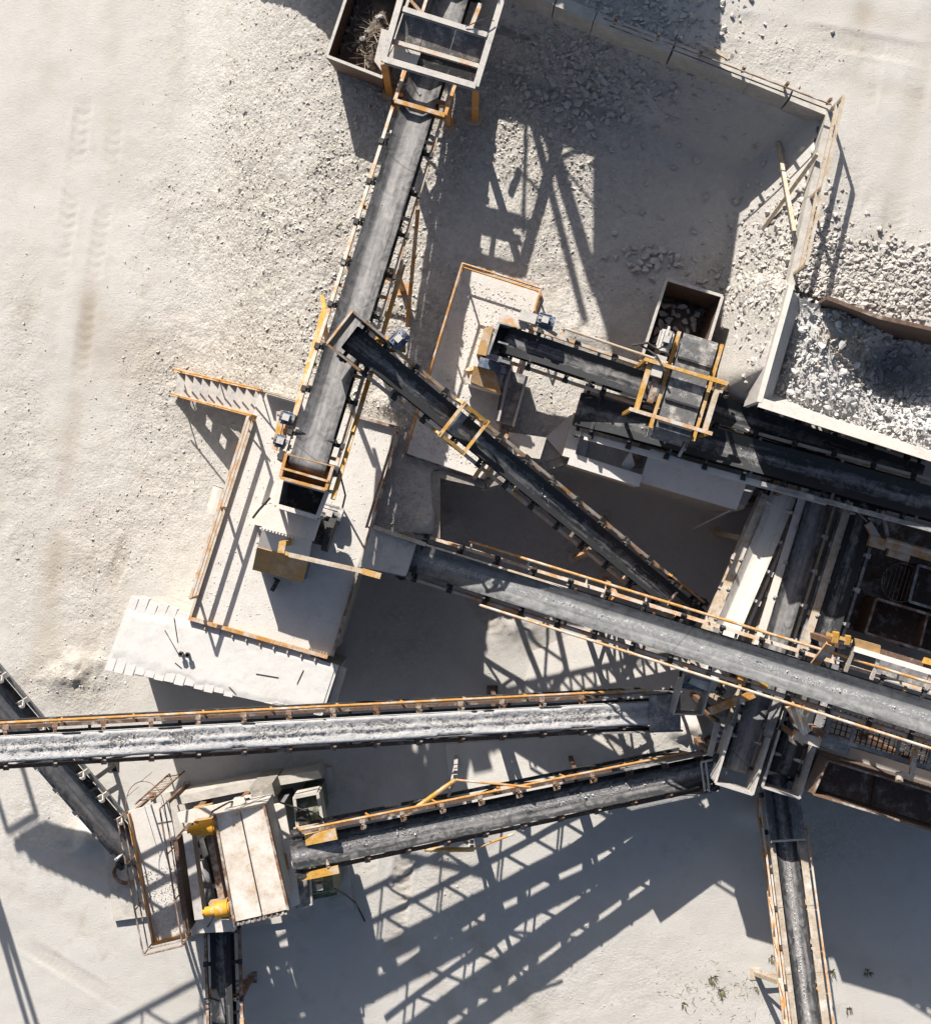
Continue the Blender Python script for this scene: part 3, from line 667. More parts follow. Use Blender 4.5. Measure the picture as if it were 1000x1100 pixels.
# fill inside skips
sk1, c1, b1 = skip('rock_skip', 'rusty open skip with rocks in it beneath the magnetic separator', [(716,300),(776,318),(752,398),(688,388)], 3.95, 2.52, 'rust_plate', .8)
def heap(poly, z, amp, seed, mat, label, cat, name):
    xs = np.linspace(min(p.x for p in poly), max(p.x for p in poly), 26); ys = np.linspace(min(p.y for p in poly), max(p.y for p in poly), 26)
    a, b = np.meshgrid(xs, ys); P2 = [(p.x, p.y) for p in poly]; d = sdf(a, b, P2)
    zz = z+amp*np.clip(d/.5, 0, 1)*(.5+1.4*fbm(a+seed, b, 1.3, 3)); I = np.arange(a.size).reshape(a.shape); ok = d > -.03
    o4 = ok[:-1,:-1] & ok[1:,:-1] & ok[:-1,1:] & ok[1:,1:]
    Q = np.stack([I[:-1,:-1], I[:-1,1:], I[1:,1:], I[1:,:-1]], -1)[o4]
    o = bpy.data.objects.new(name, fast_mesh(name, np.stack([a.ravel(), b.ravel(), zz.ravel()], 1), Q, mat)); COL.objects.link(o)
    tag(o, label, cat, None, 'stuff')
    return lambda x, y: float(z+amp*np.clip(sdf(np.array([x]), np.array([y]), P2)[0]/.5, 0, 1)*(.5+1.4*fbm(np.array([x+seed]), np.array([y]), 1.3, 3)[0]))
hz1 = heap([Vector((c1.x+(p.x-c1.x)*1.03, c1.y+(p.y-c1.y)*1.03, 0)) for p in b1], 2.72, .45, 3, 'dirt', 'dark spoil under the rocks in the rusty skip', 'spoil', 'spoil')
k = 0; q = []
bp = [(p.x, p.y) for p in b1]
while len(q) < 46 and k < 900:
    k += 1; u, v = random.gauss(728, 17), random.gauss(356, 15); p = W(u, v, 3.0)
    if sdf(np.array([p.x]), np.array([p.y]), bp)[0] < .13 or any((p.x-a)**2+(p.y-b)**2 < .028 for a, b in q): continue
    q.append((p.x, p.y)); rock_obj((p.x, p.y, hz1(p.x, p.y)), random.uniform(.15, .34), 'rock', 'pale angular rock lying in the rusty skip', 'rocks in the rusty skip', 500+k)
sk2, c2, b2 = skip('spoil_skip', 'open steel skip of dark spoil and dry brush at the top edge', [(385,-42),(351,60),(411,83),(446,-22)], 3.85, 2.5, 'rust_plate', .88)
hz2 = heap([Vector((c2.x+(p.x-c2.x)*1.03, c2.y+(p.y-c2.y)*1.03, 0)) for p in b2], 2.95, .4, 9, 'dirt', 'dark spoil filling the skip at the top edge', 'spoil', 'spoil')
m = MB(); r5 = random.Random(4)
for i in range(170):
    p = W(r5.gauss(398, 9), r5.gauss(42, 14), 3.3); a = r5.uniform(0, 6.28); e = Vector((math.cos(a), math.sin(a), r5.uniform(-.2,.5)))*r5.uniform(.12,.38)
    zb_ = hz2(p.x, p.y)-.02
    m.tube(Vector((p.x, p.y, zb_)), Vector((p.x, p.y, zb_))+e+ZV*.12, .008, 4, .004)
solo(m, 'dry_brush', 'dry_brush', 'tangle of pale dry brush on the spoil in the top skip', 'brush', W(398,42,3.3), kind='stuff')
plate(sk2, WZ((413,80,3.9),(402,65,3.9),(410,30,3.92),(420,33,3.92)), .03, 'pale_steel', 'side_flap')
for i in range(14):
    p = W(r5.uniform(372,412), r5.uniform(0,60), 3.2); rock_obj((p.x, p.y, hz2(p.x, p.y)), r5.uniform(.1,.24), 'rock_dark', 'dark stone in the spoil of the skip at the top edge', 'stones in the top skip', 620+i)
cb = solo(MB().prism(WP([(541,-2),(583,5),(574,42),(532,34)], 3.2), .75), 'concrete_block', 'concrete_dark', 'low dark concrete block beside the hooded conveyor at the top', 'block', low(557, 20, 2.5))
# ------------------------------------------------------------------ conveyors
ORG, DUSTY = 'orange_paint', 'dusty_orange'
# main inclined conveyor to the upper left crusher
C1 = conveyor('inclined_conveyor', 'wide grey conveyor running from the top frame down to the left crusher', (517,-105,3.45), (331,496,6.4), .84, .18, 1.05, 'belt_grey', DUSTY,
    truss=0, legs=(5.2, 9.6), splay=.05, drums='AB', legmat=ORG)
q = MB(); q.beam(W(349,332,5.25), W(311,470,6.05), .13, .16); q.beam(W(346,318,5.1), W(349,332,5.25), .09, .1); part(q, 'drive_beam', 'yellow_paint', C1.root)
q = MB(); q.beam(C1.P(9.3,-.70,-.6), C1.P(15.2,-.74,-.3), .10, .10); q.beam(C1.P(9.3,-.68,-.3), C1.P(11.5,-.70,-1.0), .08, .08); q.beam(C1.P(13.6,-.72,-.3), C1.P(11.5,-.70,-1.0), .08, .08); part(q, 'side_truss', 'yellow_paint', C1.root)
q = MB(); q.beam(W(449,226,4.7), Vector((W(437,352,2.5).x, W(437,352,2.5).y, 2.4)), .09, .09); part(q, 'strut', ORG, C1.root)
q = MB(); q.beam(W(347,336,5.1), Vector((W(352,372,2.5).x, W(352,372,2.5).y, 2.4)), .09, .09); part(q, 'strut', ORG, C1.root)
# drive guard and motors beside the head
q = MB(); slab(q, WZ((302,440,6.10),(307,442,6.10),(297,484,6.10),(291,482,6.10)), .12); part(q, 'belt_guard', 'yellow_paint', C1.root)
q = MB(); q.beam(W(300,452,5.95), W(318,457,5.95), .08, .08); q.beam(W(297,476,5.95), W(314,481,5.95), .08, .08); q.box(W(304,463,5.75), (.3,.9,.05)); part(q, 'motor_mount', DUSTY, C1.root)
motor_part(C1.root, W(309,449,6.05), Vector((.95,-.3,0)), ZV, 'blue_steel', .34, .12); motor_part(C1.root, W(303,474,6.05), Vector((.95,-.3,0)), ZV, 'blue_steel', .34, .12)
# discharge box at the head
hb = [W(308,487,6.40), W(358,500,6.40), W(350,526,6.40), W(301,513,6.40)]
for i in range(4): plate(C1.root, [hb[i], hb[(i+1)%4], hb[(i+1)%4]-ZV*.75, hb[i]-ZV*.75], .03, 'tan_plate' if i != 2 else 'orange_paint', 'chute_wall')
q = MB(); [q.beam(hb[i]+ZV*.02, hb[(i+1)%4]+ZV*.02, .07, .06) for i in (1,2,3)]; q.beam(W(304,503,6.45), W(353,517,6.45), .05, .05); part(q, 'chute_frame', ORG, C1.root)
plate(C1.root, [hb[0]-ZV*.35, hb[1]-ZV*.35, hb[2]-ZV*.72, hb[3]-ZV*.72], .03, 'tan_plate', 'chute_lip')
# yellow skirt frame below the hood
q = MB(); q.beam(W(424,108,4.80), W(478,124,4.80), .10, .12); q.beam(W(436,74,4.65), W(424,108,4.80), .08, .1); q.beam(W(489,90,4.65), W(478,124,4.80), .08, .1); part(q, 'skirt_frame', ORG, C1.root)

# conveyor hood frame at the top
hf = thing('hood_frame', 'pale steel portal frame with black rubber flaps over the conveyor at the top', 'frame', low(470, 60, 2.5))
h0, h1, h2, h3 = W(412,64,5.10), W(511,93,5.10), W(560,-70,5.05), W(458,-98,5.05)
for a, b in ((h0,h1), (h1,h2), (h2,h3), (h3,h0)): part(MB().ibeam(a, b, .14, .18), 'beam', 'pale_steel', hf)
part(MB().ibeam(W(433,10,5.13), W(523,38,5.13), .12, .15), 'cross_beam', 'pale_steel', hf)
part(MB().ibeam(W(421,44,4.95), W(514,71,4.95), .10, .12), 'cross_beam', DUSTY, hf)
ca, cb_, cc, cd = W(433,14,5.03), W(521,41,5.03), W(514,67,4.85), W(424,42,4.85)
for i in range(3):
    x0, x1 = (0,.30,.645)[i]+.004, (.30,.645,1)[i]-.004
    plate(hf, [ca.lerp(cb_,x0), ca.lerp(cb_,x1), cd.lerp(cc,x1), cd.lerp(cc,x0)], .03, 'rubber_flap', 'rubber_flap')
plate(hf, WZ((424,47,4.72),(513,73,4.72),(508,90,4.62),(414,63,4.62)), .03, 'dark_steel', 'shadow_plate')  # dark plate added so the open frame casts a solid shadow
plate(hf, WZ((424,48,4.80),(452,56,4.80),(446,73,4.74),(417,62,4.74)), .03, 'dust_layer', 'dust_cover')
for p in (h0, h1, h2, h3): legs_to(hf, [p-ZV*.09], .16, ORG)
q = MB(); q.beam(W(441,0,5.05), W(455,16,4.95), .07, .05); q.beam(W(516,4,4.75), W(505,32,4.75), .10, .10); part(q, 'brace', DUSTY, hf)
q = MB(); q.path([W(430,48,5.00), W(437,52,5.15), W(441,58,5.05)], .012); q.path([W(500,28,5.25), W(520,20,5.35), W(531,22,5.25)], .012); part(q, 'cable', 'dark_steel', hf)

# slim high conveyor crossing over it
C3 = conveyor('crossing_conveyor', 'slim black conveyor crossing diagonally above the wide grey conveyor', (748,664,1.5), (384,368,6.75), .58, .14, .9, 'belt_black', DUSTY, truss=.3, legs=((7.2), (3.4)), rails=())
b3 = [W(357,361,6.3), W(379,338,6.3), W(394,347,6.3), W(384,382,6.3)]
b3 = [C3.P(C3.L+.62,-.45,.25), C3.P(C3.L+.62,.45,.25), C3.P(C3.L-.35,.45,.25), C3.P(C3.L-.35,-.45,.25)]
for i in (0, 1, 3): plate(C3.root, [b3[i], b3[(i+1)%4], b3[(i+1)%4]-ZV*.8, b3[i]-ZV*.8], .03, 'rubber_flap', 'chute_wall')
q = MB(); [q.beam(b3[i]+ZV*.015, b3[(i+1)%4]+ZV*.015, .05, .04) for i in (0,1,3)]; part(q, 'chute_frame', DUSTY, C3.root)
motor_part(C3.root, W(429,364,6.3), Vector((.5,.5,0)).normalized(), ZV, 'blue_steel', .40, .15)
q = MB(); q.box(W(424,370,6.1), (.5,.35,.05)); q.beam(W(424,370,6.1), C3.P(C3.L-1.1,.42,-.24), .08, .08); q.beam(W(404,362,6.05), W(424,372,6.05), .16, .08); part(q, 'motor_mount', 'yellow_paint', C3.root)
ty = C3.L-3.55
q = MB()
for t in (ty, ty+.75): q.beam(C3.P(t,-.50,.28), C3.P(t,.50,.28), .08, .07)
for x in (-.44, .44): q.beam(C3.P(ty-.05,x,.28), C3.P(ty+.8,x,.28), .08, .07)
for t in (ty, ty+.75):
    for x in (-.44, .44): q.beam(C3.P(t,x,.26), C3.P(t,x,-.24), .06, .06, C3.d)
part(q, 'skirt_frame', 'yellow_paint', C3.root)
plate(C3.root, [C3.P(ty+.45,-.26,.20), C3.P(ty+.45,.26,.20), C3.P(ty+.72,.26,.20), C3.P(ty+.72,-.26,.20)], .02, 'grey_steel', 'skirt_plate')
part(MB().beam(C3.P(1.0,-.42,.02), C3.P(1.0,.42,.02), .06, .06), 'tail_bar', DUSTY, C3.root)
part(MB().beam(C3.P(.1,.44,-.15), C3.P(1.4,.44,-.15), .05, .3, C3.n), 'skirt_board', ORG, C3.root)

# long collecting conveyor across the middle
C4 = conveyor('collecting_conveyor', 'long ash-grey conveyor rising to the right across the middle', (436,595,2.6), (1075,795,6.15), .80, .16, .95, 'belt_ash', DUSTY, truss=.35, legs=(5.2,), drums='AB',
    rails=((-1, .36, 1.5, 16.6, .30, ORG), (1, .26, 2.2, 16.6, .22, DUSTY)))
plate(C4.root, WZ((400,567,3.0),(447,585,3.0),(436,619,3.0),(386,609,3.0)), .05, 'pale_steel', 'tail_cover')
q = MB(); q.wallpath(WZ((400,567,2.94),(447,585,2.94),(436,619,2.94),(386,609,2.94)), .05, .9, True); part(q, 'tail_box', 'grey_steel', C4.root)
q = MB(); q.beam(W(401,566,3.05), W(457,585,3.05), .10, .12); q.beam(W(457,585,3.05), W(610,632,3.7), .05, .06); part(q, 'edge_beam', 'bleached_wood', C4.root)

# twin conveyors under the hopper
C5 = conveyor('feeder_conveyor', 'dark conveyor leading from the hopper past the separator to the fenced deck', (985,512,3.5), (549,366,4.2), .64, .15, .95, 'belt_black', DUSTY, truss=0, legs=(3.0, 6.4), rails=((1, .36, 5.0, 9.3, .25, 'bleached_wood'),), legmat=DUSTY)
q = MB(); q.wallpath([W(524,382,4.50), W(536,346,4.50), W(549,350,4.50)], .035, .6); q.beam(W(524,382,4.25), W(548,389,4.25), .12, .14); q.beam(W(524,381,4.55), W(536,346,4.55), .06, .05); q.beam(W(535,367,4.55), W(546,370,4.55), .04, .04); part(q, 'chute_frame', 'grey_steel', C5.root)
plate(C5.root, WZ((526,381,3.95),(537,347,3.95),(552,352,3.95),(545,388,3.95)), .03, 'dark_steel', 'chute_floor')
q = MB(); q.beam(W(536,341,4.35), W(566,350,4.35), .22, .06); q.beam(W(575,346,4.35), W(598,360,4.25), .08, .08); q.beam(W(566,350,4.35), C5.P(C5.L-.4,.46,-.24), .1, .08); part(q, 'motor_mount', DUSTY, C5.root)
motor_part(C5.root, W(586,345,4.53), Vector((.95,-.28,0)), ZV, 'blue_steel', .42, .15)
part(MB().box(W(567,341,4.55), (.40,.24,.26), (Vector((.957,-.29,0)), Vector((.29,.957,0)), ZV)), 'gearbox', 'pale_steel', C5.root)

C6 = conveyor('screen_feed_conveyor', 'broad dark conveyor beside the white spill plates feeding the right plant', (626,440,3.45), (1060,557,4.9), .80, .16, .95, 'belt_black', 'white_dusty', truss=.45, legs=(1.6, 5.2), drums='AB', legmat='rust_frame')
part(MB().beam(C6.P(4.6,.60,.02), C6.P(10.4,.60,.02), .10, .08), 'edge_rail', 'grey_steel', C6.root)
q = MB(); q.beam(C6.P(.2,.62,-.2), C6.P(6.2,.62,-.2), .12, .05, C6.n); part(q, 'edge_plank', 'white_dusty', C6.root)
q = MB(); slab(q, WZ((628,416,3.05),(694,436,3.4),(690,446,3.4),(625,426,3.05)), .04); part(q, 'spill_board', 'dust_layer', C6.root)

# three parallel product conveyors under the collecting conveyor
C7 = conveyor('product_conveyor', 'white dust covered conveyor, leftmost of three parallel ones by the right plant', (842,531,2.6), (756,733,3.1), .66, .17, .8, 'belt_white', 'bleached_wood', idm='pale_steel', legs=(1.4, 4.0), group='parallel product conveyors')
C8 = conveyor('product_conveyor', 'middle of three parallel product conveyors, ending over the branch conveyor', (884,520,2.6), (792,822,2.8), .62, .17, .9, 'belt_grey', 'bleached_wood', idm='pale_steel', legs=(1.6, 6.0), group='parallel product conveyors')
C9 = conveyor('product_conveyor', 'rightmost of three parallel product conveyors, ending over the lower right conveyor', (930,540,2.6), (842,826,2.75), .62, .17, .9, 'belt_black', 'grey_steel', idm='pale_steel', legs=(1.6, 6.0), group='parallel product conveyors')
for cv, mt, a, b in ((C7,'bleached_wood',.2,4.8), (C8,'white_dusty',.2,5.2), (C9,'bleached_wood',.1,5.2)):
    q = MB(); q.beam(cv.P(a, cv.bw/2+.09, .02), cv.P(b, cv.bw/2+.09, .02), .20, .03, cv.n); part(q, 'side_plank', mt, cv.root)
for cv, rot in ((C8, 0), (C9, 0)):
    pts = [cv.P(cv.L-.9,-.48,.35), cv.P(cv.L+.55,-.48,.35), cv.P(cv.L+.55,.48,.35), cv.P(cv.L-.9,.48,.35)]
    for i in (0, 1, 2): plate(cv.root, [pts[i], pts[i+1], pts[i+1]-ZV*.75, pts[i]-ZV*.75], .03, 'pale_steel', 'chute_wall')
    q = MB(); [q.beam(pts[i]+ZV*.015, pts[i+1]+ZV*.015, .06, .05) for i in (0,1,2)]; part(q, 'chute_frame', 'pale_steel', cv.root)
    for sd in (-1, 1):
        plate(cv.root, [cv.P(cv.L-3.0,sd*.36,.08), cv.P(cv.L-.9,sd*.36,.08), cv.P(cv.L-.9,sd*.52,.36), cv.P(cv.L-3.0,sd*.52,.36)], .02, 'grey_steel', 'skirt_plate')

# dust loaded conveyor leaving to the left
C10 = conveyor('loaded_conveyor', 'conveyor heaped with white crushed dust running out at the left edge', (724,764,2.1), (-220,817,7.95), .62, .13, 1.05, 'belt_ash', 'rust_plate', trussmat='dark_steel', truss=.9, legs=(4.4, 20.0), splay=-.15,
    rails=((1, .27, .8, 19.6, .30, ORG),), idm='rust_frame')
xs_ = np.linspace(-.40, .40, 15); nn_ = int(C10.L/.045); V = []; t_ = np.linspace(.3, C10.L-.4, nn_)
T_, X_ = np.meshgrid(t_, xs_, indexing='ij')
prof = np.clip(1-np.abs(X_/.40)**2.2, 0, 1)
bump_ = .5*fbm(T_, X_, 2.2, 3, .6)+.5*fbm(T_, X_, 13, 3, .7)
edge = .35+.04*fbm(T_*1.0, T_*0+np.sign(X_)*3, 1.2, 3)
lift = np.maximum(0, np.abs(X_)*1.0-.17*.62)*.60
h_ = -.02 + .14*np.clip(1-np.abs(X_)/edge, 0, 1)**.7*(1+.7*bump_) + lift*np.clip((np.abs(X_)<edge)*1.0, .55, 1)
A_ = np.array(C10.A); D_ = np.array(C10.d); S_ = np.array(C10.s); N_ = np.array(C10.n)
V = A_+T_[...,None]*D_+(X_*.76)[...,None]*S_+(h_)[...,None]*N_
I = np.arange(T_.size).reshape(T_.shape); Q = np.stack([I[:-1,:-1], I[:-1,1:], I[1:,1:], I[1:,:-1]], -1).reshape(-1, 4)
ld = bpy.data.objects.new('crushed_dust', fast_mesh('crushed_dust', V.reshape(-1,3), Q, 'stone_dust')); COL.objects.link(ld)
tag(ld, 'white crushed stone dust riding on the conveyor at the left', 'stone dust', None, 'stuff')
rg = np.random.default_rng(9); nst = 5200; tt = rg.uniform(.4, C10.L-.5, nst); xx = rg.normal(.03, .09, nst).clip(-.22,.24)
PP = A_+tt[:,None]*D_+xx[:,None]*S_+(-.012+.14*np.clip(1-np.abs(xx/.76)/.35, 0, 1)**.7+np.maximum(0, np.abs(xx/.76)-.105)*.6+rg.normal(0,.006,nst))[:,None]*N_
V, F = rock_stuff(PP, rg.uniform(.010,.026,nst), PEBS, 21)
stuff_obj('crushed_stone', V, F, 'rock', 'grey stone chips riding on the dust loaded conveyor', 'stone chips')
# receiving chute at its tail
q = MB(); q.beam(C10.P(-.2,-.5,-.1), C10.P(2.0,-.44,-.1), .04, .4); q.beam(C10.P(-.2,.5,-.1), C10.P(2.0,.44,-.1), .04, .4); part(q, 'tail_skirt', 'grey_steel', C10.root)
plate(C10.root, [C10.P(-.1,-.45,.17), C10.P(-.1,.45,.17), C10.P(.75,.45,.17), C10.P(.75,-.45,.17)], .03, 'grey_steel', 'skirt_cover')
ch = thing('transfer_chute', 'open grey chute dropping stone onto the dust loaded conveyor tail', 'chute', low(748, 745, 2.2))
k0 = [W(735,723,3.3), W(766,731,3.3), W(755,769,3.0), W(723,768,3.0)]
for i in range(4): plate(ch, [k0[i], k0[(i+1)%4], k0[(i+1)%4]-ZV*(1.0 if i < 2 else .6), k0[i]-ZV*(.6 if i in (1,2) else .9)], .03, 'pale_steel' if i else 'grey_steel', 'wall')
plate(ch, [k0[0]-ZV*.1, k0[1]-ZV*.1, k0[1].lerp(k0[2],.4)-ZV*.5, k0[0].lerp(k0[3],.4)-ZV*.5], .03, 'grey_steel', 'back_plate')
legs_to(ch, [k0[1]-ZV*.9, k0[0]-ZV*.9], .08, 'grey_steel')

# branch conveyor to the lower left crusher
C11 = conveyor('branch_conveyor', 'grey streaked conveyor with orange rail running to the lower left crusher', (768,827,1.35), (322,919,4.7), .66, .14, 1.0, 'belt_streaked', 'rust_plate', trussmat='dark_steel', truss=.85, legs=(3.4,), splay=.1, rails=((1, .28, .8, 10.9, .36, ORG),), idm='rust_frame')
tl_ = 6.9
for sd, ends in ((1, ((439,874),(489,838),(570,846))), (-1, ((456,913),(507,913),(552,896)))):
    q = MB(); a, b, c = (W(*e, 3.2) for e in ends); q.tube(a, b, .06, 8); part(q, 'outrigger', 'yellow_paint', C11.root)
    q = MB(); q.tube(b, c, .03, 8); part(q, 'tie_bar', ORG, C11.root)
    q = MB(); f = Vector((b.x, b.y, GR(b.x,b.y)-.05)); q.beam(b, f, .10, .10, (0,1,0)); q.box(f+ZV*.06, (.35,.35,.04)); part(q, 'leg', 'pale_steel', C11.root)
    q = MB(); q.beam(b-ZV*.3, C11.P(tl_,.45*sd,-1.05), .07, .07); q.beam(Vector((b.x,b.y,.5)), C11.P(tl_,.45*sd,-1.05), .06, .06); part(q, 'cross_brace', 'pale_steel', C11.root)
for p_, sz_ in ((W(345,899,4.6), (.75,.25,.16)), (W(343,938,4.5), (.95,.18,.16))): part(MB().box(p_, sz_, (Vector((.978,.2,0)), Vector((-.2,.978,0)), ZV)), 'head_bracket', 'yellow_paint', C11.root)
q = MB(); q.beam(C11.P(.3,-.5,.1), C11.P(2.6,-.5,.1), .04, .35); q.beam(C11.P(.3,.5,.1), C11.P(2.6,.5,.1), .04, .35); part(q, 'skirt_board', 'grey_steel', C11.root)
q = MB(); q.path([W(762,851,1.9), W(758,818,1.9), W(772,815,1.9)], .03); q.path([W(757,850,1.9), W(753,819,1.9), W(758,818,1.9)], .03); part(q, 'tail_guard', 'pale_steel', C11.root)

# lower right conveyor with dusty side plates
C12 = conveyor('outgoing_conveyor', 'conveyor with dusty side walkways running out at the lower right edge', (835,838,1.15), (880,1190,3.5), .55, .16, .95, 'belt_streaked', DUSTY, truss=.5, legs=((5.0, .4),), legmat='bleached_wood', drums='A')
for sd, w0 in ((-1, .13), (1, .09)):
    nseg = 3
    for i in range(nseg):
        t0, t1 = 1.6+i*1.6, 1.6+(i+1)*1.6-.01
        x0, x1 = sd*.30, sd*(.30+w0+.05)
        plate(C12.root, [C12.P(t0,x0,.16), C12.P(t1,x0,.16), C12.P(t1,x1,.18), C12.P(t0,x1,.18)], .025, 'walk_plate', 'walkway_plate')
for sd in (-1, 1):
    plate(C12.root, [C12.P(.1,sd*.20,.05), C12.P(1.55,sd*.20,.05), C12.P(1.55,sd*.44,.34), C12.P(.1,sd*.44,.34)], .025, 'grey_steel', 'skirt_plate')
part(MB().beam(C12.P(1.56,-.44,.3), C12.P(1.56,.44,.3), .05, .05), 'skirt_bar', 'pale_steel', C12.root)
q = MB(); [q.tube(C12.P(1.2, sd*.56, .2), C12.P(6.8, sd*.56, .2), .03, 6) for sd in (-1,1)]; q.tube(C12.P(6.5,.60,.05), C12.P(8.4,.60,.05), .05, 6); q.tube(C12.P(6.5,-.60,.05), C12.P(8.4,-.60,.05), .05, 6); part(q, 'handrail', DUSTY, C12.root)
for i in range(6):
    for sd in (-1, 1): part(MB().beam(C12.P(1.3+i*1.0, sd*.56, .21), C12.P(1.3+i*1.0, sd*.48, -.24), .03, .03, C12.d), 'post', DUSTY, C12.root)
q = MB(); a = C12.P(6.2,-.5,-.3); b = Vector((W(829,1120,0).x, W(829,1120,0).y, -.05)); q.beam(a, b, .11, .11); part(q, 'leg', 'bleached_wood', C12.root)

# lower left conveyor running out at the left, and the one under the crusher
C13 = conveyor('reject_conveyor', 'dark conveyor passing under the dust loaded one at the lower left', (146,924,1.0), (-200,519,6.6), .64, .13, .85, 'belt_grey', 'grey_steel', truss=0, legs=(2.5, 13.4), splay=.0, idm='pale_steel', legmat='dark_steel')
C14 = conveyor('discharge_conveyor', 'narrow dark conveyor leaving below the lower left crusher at the bottom', (234,905,.95), (243,1190,2.3), .56, .16, .9, 'belt_black', 'rust_frame', truss=0, legs=(6.0, 3.9), splay=.02)
q = MB(); q.beam(C14.P(4.4,-.50,.1), C14.P(5.4,-.50,.1), .10, .14); q.beam(C14.P(4.9,.50,.1), C14.P(6.8,.50,.1), .09, .14); part(q, 'guard_plate', ORG, C14.root)
E1 = Vector((.957, -.29, 0)); E2 = Vector((.29, .957, 0)); AX = (E1, E2, ZV)      # plan axes of the plant
# ------------------------------------------------------------------ left crusher deck
DZ = 2.75
kd = thing('crusher_deck', 'gravel covered raised deck with timber rail carrying the left crusher', 'platform', W(315, 570, 0))
kp = [(280,419),(429,461),(355,705),(205,663)]
part(MB().prism(WP(kp, DZ), .22), 'deck_slab', 'dust_layer', kd)
ins_ = [W(u, v, DZ-.22) for u, v in [(283,423),(426,463),(353,702),(208,661)]]
for i in range(4):
    a, b = ins_[i], ins_[(i+1) % 4]; part(MB().beam(a.lerp(b,.01)-ZV*1.3, b.lerp(a,.01)-ZV*1.3, .2, 2.6), 'wall', 'concrete', kd)
L_ = WP([(273,451),(213,640)], DZ)
railing(kd, L_, 1.0, 'dusty_orange', rails=(1.0,.55), r=.032, sq=True, step=2.2)
part(MB().beam(L_[0]+ZV*.06, W(205,663,DZ)+ZV*.06, .06, .12), 'toe_board', 'bleached_wood', kd)
part(MB().beam(W(203,664,2.83), W(352,706,2.83), .09, .10), 'edge_beam', ORG, kd)
part(MB().beam(W(430,461,2.84), W(357,705,2.84), .07, .10), 'edge_beam', 'rust_frame', kd)
part(MB().beam(W(382,447,2.84), W(430,460,2.84), .07, .10), 'edge_beam', 'rust_frame', kd)
part(MB().beam(W(284,420,3.0), W(322,431,3.0), .05, .42), 'edge_plank', 'bleached_wood', kd)
for i in range(9):
    p = W(222,669,2.80).lerp(W(340,703,2.80), i/8); part(MB().box(p-E2*.10, (.03,.16,.06), AX), 'bracket', DUSTY, kd)
q = MB(); a, b = W(395,451,2.8), W(358,690,2.8)
railing(kd, [W(427,465,DZ), W(396,566,DZ)], 1.0, 'rust_frame', rails=(1.0,.5), r=.02, step=1.3)
# gravel scattered on the deck (uncountable)
P = r_.random((3600, 2)); pp = np.array([list((W(280,419,DZ).lerp(W(429,461,DZ), a)).lerp(W(205,663,DZ).lerp(W(355,705,DZ), a), b)) for a, b in P*.94+.03])
V, F = rock_stuff(pp, r_.gamma(3,.006,len(pp)).clip(.006,.034), PEBS, 31); V[:,2] -= .008; stuff_obj('gravel', V, F, 'dust_layer', 'loose gravel strewn over the left crusher deck', 'gravel')

sr = thing('stairs', 'orange steel stairs climbing from the left to the crusher deck', 'stairs', W(192, 412, 0))
s0a, s1a, s0b, s1b = W(192,399,.05), W(286,421,DZ), W(190,425,.05), W(276,448,DZ)
part(MB().beam(s0a, s1a, .06, .28), 'stringer', ORG, sr); part(MB().beam(s0b, s1b, .06, .28), 'stringer', ORG, sr)
for i in range(10):
    a, b = s0a.lerp(s1a, (i+.5)/10), s0b.lerp(s1b, (i+.5)/10); m = MB(); m.box((a+b)/2+ZV*.05, ((b-a).length-.06, .25, .035), ((b-a).normalized(), Vector((-(b-a).y, (b-a).x, 0)).normalized(), ZV)); part(m, 'tread', 'pale_steel', sr)
for a, b in ((s0a, s1a), (s0b, s1b)):
    m = MB(); m.tube(a+ZV*.75, b+ZV*.75, .022, 6); rl = part(m, 'handrail', ORG, sr)
    for t in (.05, .5, .95): inst(post_mesh(.75, .02, ORG), 'post', rl, Matrix.Translation(a.lerp(b, t)))
dr = MB(); p = W(236,538,.55); dr.tube(p-E2*.36, p+E2*.36, .28, 18); dr.tube(p-E2*.38, p-E2*.36, .30, 18); dr.tube(p+E2*.36, p+E2*.38, .30, 18)
for sgn in (-.2,.2): dr.box(p+E2*sgn-ZV*.36, (.5,.08,.42), AX)
solo(dr, 'drum', 'concrete', 'white dusty drum on its side against the crusher deck', 'drum', (p.x, p.y, 0), smooth=False)

cr = thing('cone_crusher', 'dust white cone crusher under the discharge box of the wide conveyor', 'crusher', W(312, 585, DZ))
hop = [W(303,514,5.47), W(352,528,5.47), W(341,556,5.47), W(297,543,5.47)]; hc = (hop[0]+hop[2])/2
for i in range(4): plate(cr, [hop[i], hop[(i+1)%4], hop[(i+1)%4].lerp(hc,.25)-ZV*.6, hop[i].lerp(hc,.25)-ZV*.6], .03, 'grey_steel', 'hopper_wall')
q = MB(); [q.beam(hop[i]+ZV*.03, hop[(i+1)%4]+ZV*.03, .10, .08) for i in range(4)]; part(q, 'hopper_rim', 'white_dusty', cr)
for p in hop: part(MB().beam(p, Vector((p.x, p.y, 4.6)), .08, .08, (0,1,0)), 'hopper_post', 'grey_steel', cr)
plate(cr, WZ((304,517,4.91),(350,530,4.91),(340,553,4.91),(299,541,4.91)), .02, 'dark_steel', 'hopper_shade_plate')  # dark plate added, its colour stands for the shade inside the hopper
block(cr, [(289,540),(344,555),(336,581),(281,567)], 4.81, .33, 'white_dusty', 'housing_top')
block(cr, [(288,543),(343,557),(334,583),(280,570)], 4.46, 1.7, 'grey_steel', 'housing')
plate(cr, WZ((282,567,4.51),(335,581,4.51),(331,604,4.24),(276,590,4.24)), .05, 'white_dusty', 'sloping_cover')
plate(cr, WZ((276,588,4.29),(331,603,4.29),(325,626,3.82),(271,612,3.82)), .05, 'tan_plate', 'front_cover')
